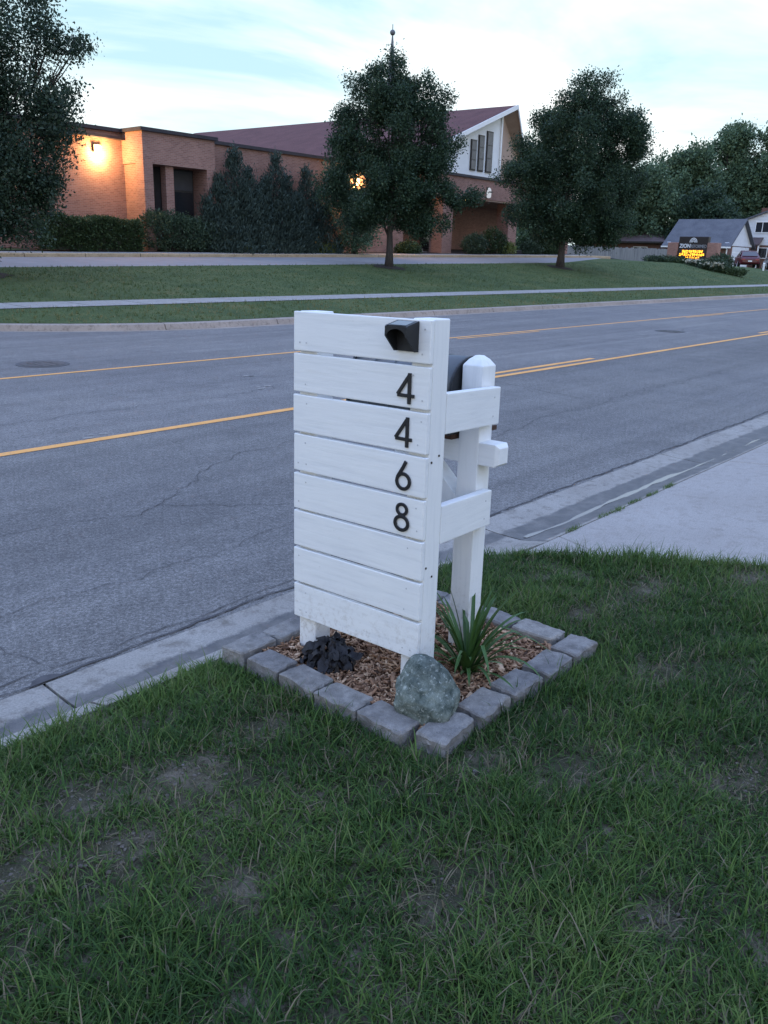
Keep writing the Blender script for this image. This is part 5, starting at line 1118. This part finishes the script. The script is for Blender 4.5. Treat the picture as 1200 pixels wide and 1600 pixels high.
# ------------------------------------------------------------------ lawn grass, blade by blade
BARE = [(1.65, 1.93, .16, .09), (1.32, 1.88, .15, .10), (1.05, 2.02, .13, .10), (.98, 1.75, .14, .09), (.74, 1.86, .11, .08), (1.43, 1.0, .14, .10), (3.75, 1.52, .26, .10), (4.3, 1.2, .2, .12), (3.0, 1.08, .2, .08), (1.95, 1.25, .14, .06), (2.5, .6, .16, .09), (1.1, 1.38, .1, .06), (3.3, 1.6, .15, .1), (2.2, 1.0, .12, .06), (1.75, .55, .12, .07)]
def vnoise(x, y, s, seed):
    return np.sin(x*s+seed+1.7*np.sin(y*s*.83+seed*2))*np.sin(y*s*1.1+seed*3+1.5*np.sin(x*s*.71+seed))
def blades(name, n, xr, yr, hmean, wmean, mat, seed, keepf, zf, segs=3, hvar=.5, curl=1.1, tintf=None, lie=.0):
    r = np.random.default_rng(seed); x = r.uniform(*xr, n); y = r.uniform(*yr, n)
    # tufts: pull blades towards random tuft centres
    k = n//9; cx, cy = r.uniform(*xr, k), r.uniform(*yr, k); j = r.integers(0, k, n); f = r.random(n) < .72
    x = np.where(f, cx[j]+r.normal(size=n)*.016, x); y = np.where(f, cy[j]+r.normal(size=n)*.016, y)
    kp = keepf(x, y, r); x, y, j, f = x[kp], y[kp], j[kp], f[kp]; n = len(x)
    z = zf(x, y); th = r.normal(size=k); hs_ = np.where(f, 1+.28*th[j], 1.)
    h = hmean(x, y)*np.clip(hs_*(1+hvar*r.normal(size=n)*.55), .25, 2.6); w = wmean*(.6+.8*r.random(n))
    az = r.random(n)*2*math.pi; lean = np.abs(r.normal(size=n))*.45+.12+lie*(r.random(n) < .35)*1.0; lean = np.minimum(lean, 1.45)
    dh = np.stack([np.cos(az), np.sin(az)], 1); sd = np.stack([-np.sin(az), np.cos(az), np.zeros(n)], 1); c = curl*(.4+r.random(n))
    p = np.stack([x, y, z-.004], 1); V = []; ang = math.pi/2-lean
    tw = r.normal(size=n)*.5
    for i in range(segs+1):
        t = i/segs; ww = w*(1-t**1.8)*.5 if i < segs else None
        if i < segs:
            s2 = sd*np.cos(tw*t)[:, None]+np.concatenate([dh, np.zeros((n, 1))], 1)*np.sin(tw*t)[:, None]
            V += [p+s2*ww[:, None], p-s2*ww[:, None]]
        else: V += [p]
        st = h/segs; p = p+np.concatenate([dh*(np.cos(ang)*st)[:, None], (np.sin(ang)*st)[:, None]], 1); ang = np.maximum(ang-c/segs, -.5)
        p[:, 2] = np.maximum(p[:, 2], z+.002)
    m = 2*segs+1; V = np.stack(V, 1).reshape(-1, 3); tr = []
    for i in range(segs-1): tr += [(2*i, 2*i+1, 2*i+3), (2*i, 2*i+3, 2*i+2)]
    tr += [(2*segs-2, 2*segs-1, 2*segs)]; idx = (np.arange(n)*m)[:, None, None]+np.array(tr)[None]
    t = tintf(x, y, r, n) if tintf else np.clip(.4+.2*r.normal(size=n), 0, 1)
    o = fast_mesh(name, V, idx.ravel(), 3, mat, np.repeat(t, m)); o['kind'] = 'stuff'; return o
def bare(x, y):
    b_ = np.zeros_like(x)
    for bx_, by_, rx, ry in BARE: b_ = np.maximum(b_, np.exp(-(((x-bx_)/rx)**2+((y-by_)/ry)**2)*.9))
    return b_
def in_bed(x, y, m=.0): return (x > 1.875-m) & (x < 2.955+m) & (y > 1.37-m) & (y < 2.5)
def keep_near(x, y, r):
    ok = (x < 3.64+(2.49-y)*.73-.01+.03*r.random(len(x))) & (y < 2.475) & ~in_bed(x, y)
    dens = .55+.34*vnoise(x, y, 5.2, 2.)+.30*vnoise(x, y, 13, 5.); dens = np.clip(dens+.22, .34, 1)*(1-.97*bare(x, y))
    return ok & (r.random(len(x)) < dens)
def edge_near(x, y):
    """longer, uncut grass towards the kerb and along the driveway"""
    k = np.clip((y-2.2)/.25, 0, 1)*np.clip((2.0-x)/.3, 0, 1); d = np.clip(1-(3.64+(2.49-y)*.73-x)/.22, 0, 1)*(y > 1.0)
    s = np.clip(1-np.maximum(1.83-x, 1.33-y)/.05, 0, 1)*((x < 1.84) | (y < 1.34))*(x > 1.7)*(y > 1.2)
    return np.maximum(np.maximum(k, d), .0*s)
def h_near(x, y): return .052+.019*vnoise(x, y, 3.1, 1.)+.010*vnoise(x, y, 9.3, 2.)+.022*edge_near(x, y)-.010*bare(x, y)
def t_near(x, y, r, n):
    t = .32+.16*vnoise(x, y, 2.6, 4.)+.10*vnoise(x, y, 8.1, 3.)+.22*r.normal(size=n)+.26*edge_near(x, y)+.10*np.clip(1.2-x, 0, 1); dry = .06+.10*np.clip(vnoise(x, y, 4.1, 7.)+.1, 0, 1)+.3*bare(x, y)-.1*edge_near(x, y)
    dead = r.random(n) < dry; return np.clip(np.where(dead, .82+.12*np.abs(r.normal(size=n)), np.clip(t, 0, .75)), 0, 1)
def z_near(x, y): return np.array([near_z(a, c) for a, c in zip(x, y)])
blades('grass', 330000, (.2, 4.9), (-.25, 2.48), h_near, .0043, 'grass', 41, keep_near, z_near, 3, tintf=t_near, lie=.55)
blades('grass', 30000, (-1.6, 5.2), (-2.2, -.2), h_near, .0034, 'grass', 42, keep_near, z_near, 2, tintf=t_near, lie=.3)
blades('grass', 16000, (-2.2, .25), (-.2, 2.47), h_near, .0034, 'grass', 43, keep_near, z_near, 2, tintf=t_near, lie=.3)
# straw and thatch lying flat, crabgrass blades standing wide
def keep_dry(x, y, r): return (x < 3.6+(2.49-y)*.73) & (y < 2.46) & ~in_bed(x, y) & (r.random(len(x)) < np.clip(.16+.75*bare(x, y)+.35*np.clip(vnoise(x, y, 4.1, 7.), 0, 1), 0, 1))
blades('dry_grass', 70000, (.2, 4.9), (-.25, 2.48), lambda x, y: np.full(len(x), .026), .0017, 'grass', 44, keep_dry, z_near, 2, tintf=lambda x, y, r, n: np.clip(.84+.10*r.normal(size=n), .62, 1), lie=1.5)
blades('coarse_grass', 3400, (.25, 4.8), (.0, 2.46), lambda x, y: np.full(len(x), .056), .0058, 'grass', 45, lambda x, y, r: keep_near(x, y, r) & (vnoise(x, y, 3.7, 9.) > .0), z_near, 4, curl=1.5, tintf=lambda x, y, r, n: np.clip(.52+.1*r.normal(size=n), 0, .75), lie=.3)
# taller fringe where the mower misses the kerb and the driveway edge
def keep_fringe(x, y, r): return keep_near(x, y, r) & (edge_near(x, y) > .35)
blades('edge_grass', 34000, (.3, 4.9), (.9, 2.475), lambda x, y: np.full(len(x), .058), .0034, 'grass', 46, keep_fringe, z_near, 3, tintf=lambda x, y, r, n: np.clip(.47+.14*r.normal(size=n), 0, .78))
def keep_stone(x, y, r): d = np.maximum(np.maximum(1.872-x, x-2.957), 1.367-y); return (d > 0) & (d < .05) & (x > 1.79) & (y > 1.29) & (x < 3.02) & (y < 2.45)
blades('stone_fringe', 11000, (1.78, 3.03), (1.28, 2.45), lambda x, y: np.full(len(x), .042), .0028, 'grass', 47, keep_stone, z_near, 3, tintf=t_near)
# weeds in the driveway joint
def joint_weed(x, y, r): return np.min([np.hypot((x-a)/2.6, (y-c)*1.6)*(1+.5*r.random(len(x))) for a, c in ((5.05, 2.36), (5.5, 2.365), (5.78, 2.36), (4.62, 2.36), (6.1, 2.36), (5.2, 2.35))], axis=0) < .045
blades('joint_grass', 5000, (4.4, 6.3), (2.3, 2.42), lambda x, y: np.full(len(x), .028), .003, 'grass', 48, joint_weed, lambda x, y: np.full(len(x), -.088), 2, tintf=lambda x, y, r, n: np.clip(.5+.2*r.normal(size=n), 0, .9))
# pebbles and crumbs of earth in the bare spots
rr = np.random.default_rng(6); pc = MB(); ico = bmesh.new(); bmesh.ops.create_icosphere(ico, subdivisions=1, radius=1); iv = [v.co.copy() for v in ico.verts]; ifc = [[v.index for v in f.verts] for f in ico.faces]; ico.free()
for bx_, by_, rx, ry in BARE:
    for k in range(110):
        x = bx_+rr.normal()*rx*.6; y = by_+rr.normal()*ry*.6; s = .0016+.006*rr.random()**5
        if in_bed(np.array([x]), np.array([y]))[0] or y > 2.4: continue
        q = rr.random(3)*3; pc.m = 0 if rr.random() < .03 else 1
        pc.add([(x+v.x*s*(1+.3*math.sin(q[0]+v.y*3)), y+v.y*s*(1+.3*math.sin(q[1]+v.z*3)), near_z(x, y)+.001+v.z*s*.6) for v in iv], ifc)
pc.build('pebbles', ['edging', 'clod'])['kind'] = 'stuff'
# ------------------------------------------------------------------ short turf on the far lawns
zt_v = np.vectorize(zt)
def keep_far(x, y, r):
    yc = 15.45+np.where(x < 12, np.minimum(.092*np.maximum(0, 12-x)**2, 4.5), 0)
    v = (y > yc) & (y < np.maximum(17.88, yc+.45)); l = (y > np.maximum(19.22, yc+1.8)) & (y < 26); d = np.clip(1.25-np.hypot(x, y)/70, .25, 1)
    return (v | l) & (r.random(len(x)) < d)
def t_far(x, y, r, n):
    ver = y < 18.5; return np.clip(.42+.18*vnoise(x, y, 1.1, 3.)+.2*r.normal(size=n)+np.where(ver, .26+.18*vnoise(x, y, .9, 6.), 0), 0, 1)
blades('far_grass', 210000, (6, 72), (15.4, 26), lambda x, y: .055+.012*vnoise(x, y, .8, 2.), .011, 'grass_far', 51, keep_far, zt_v, 1, tintf=t_far)
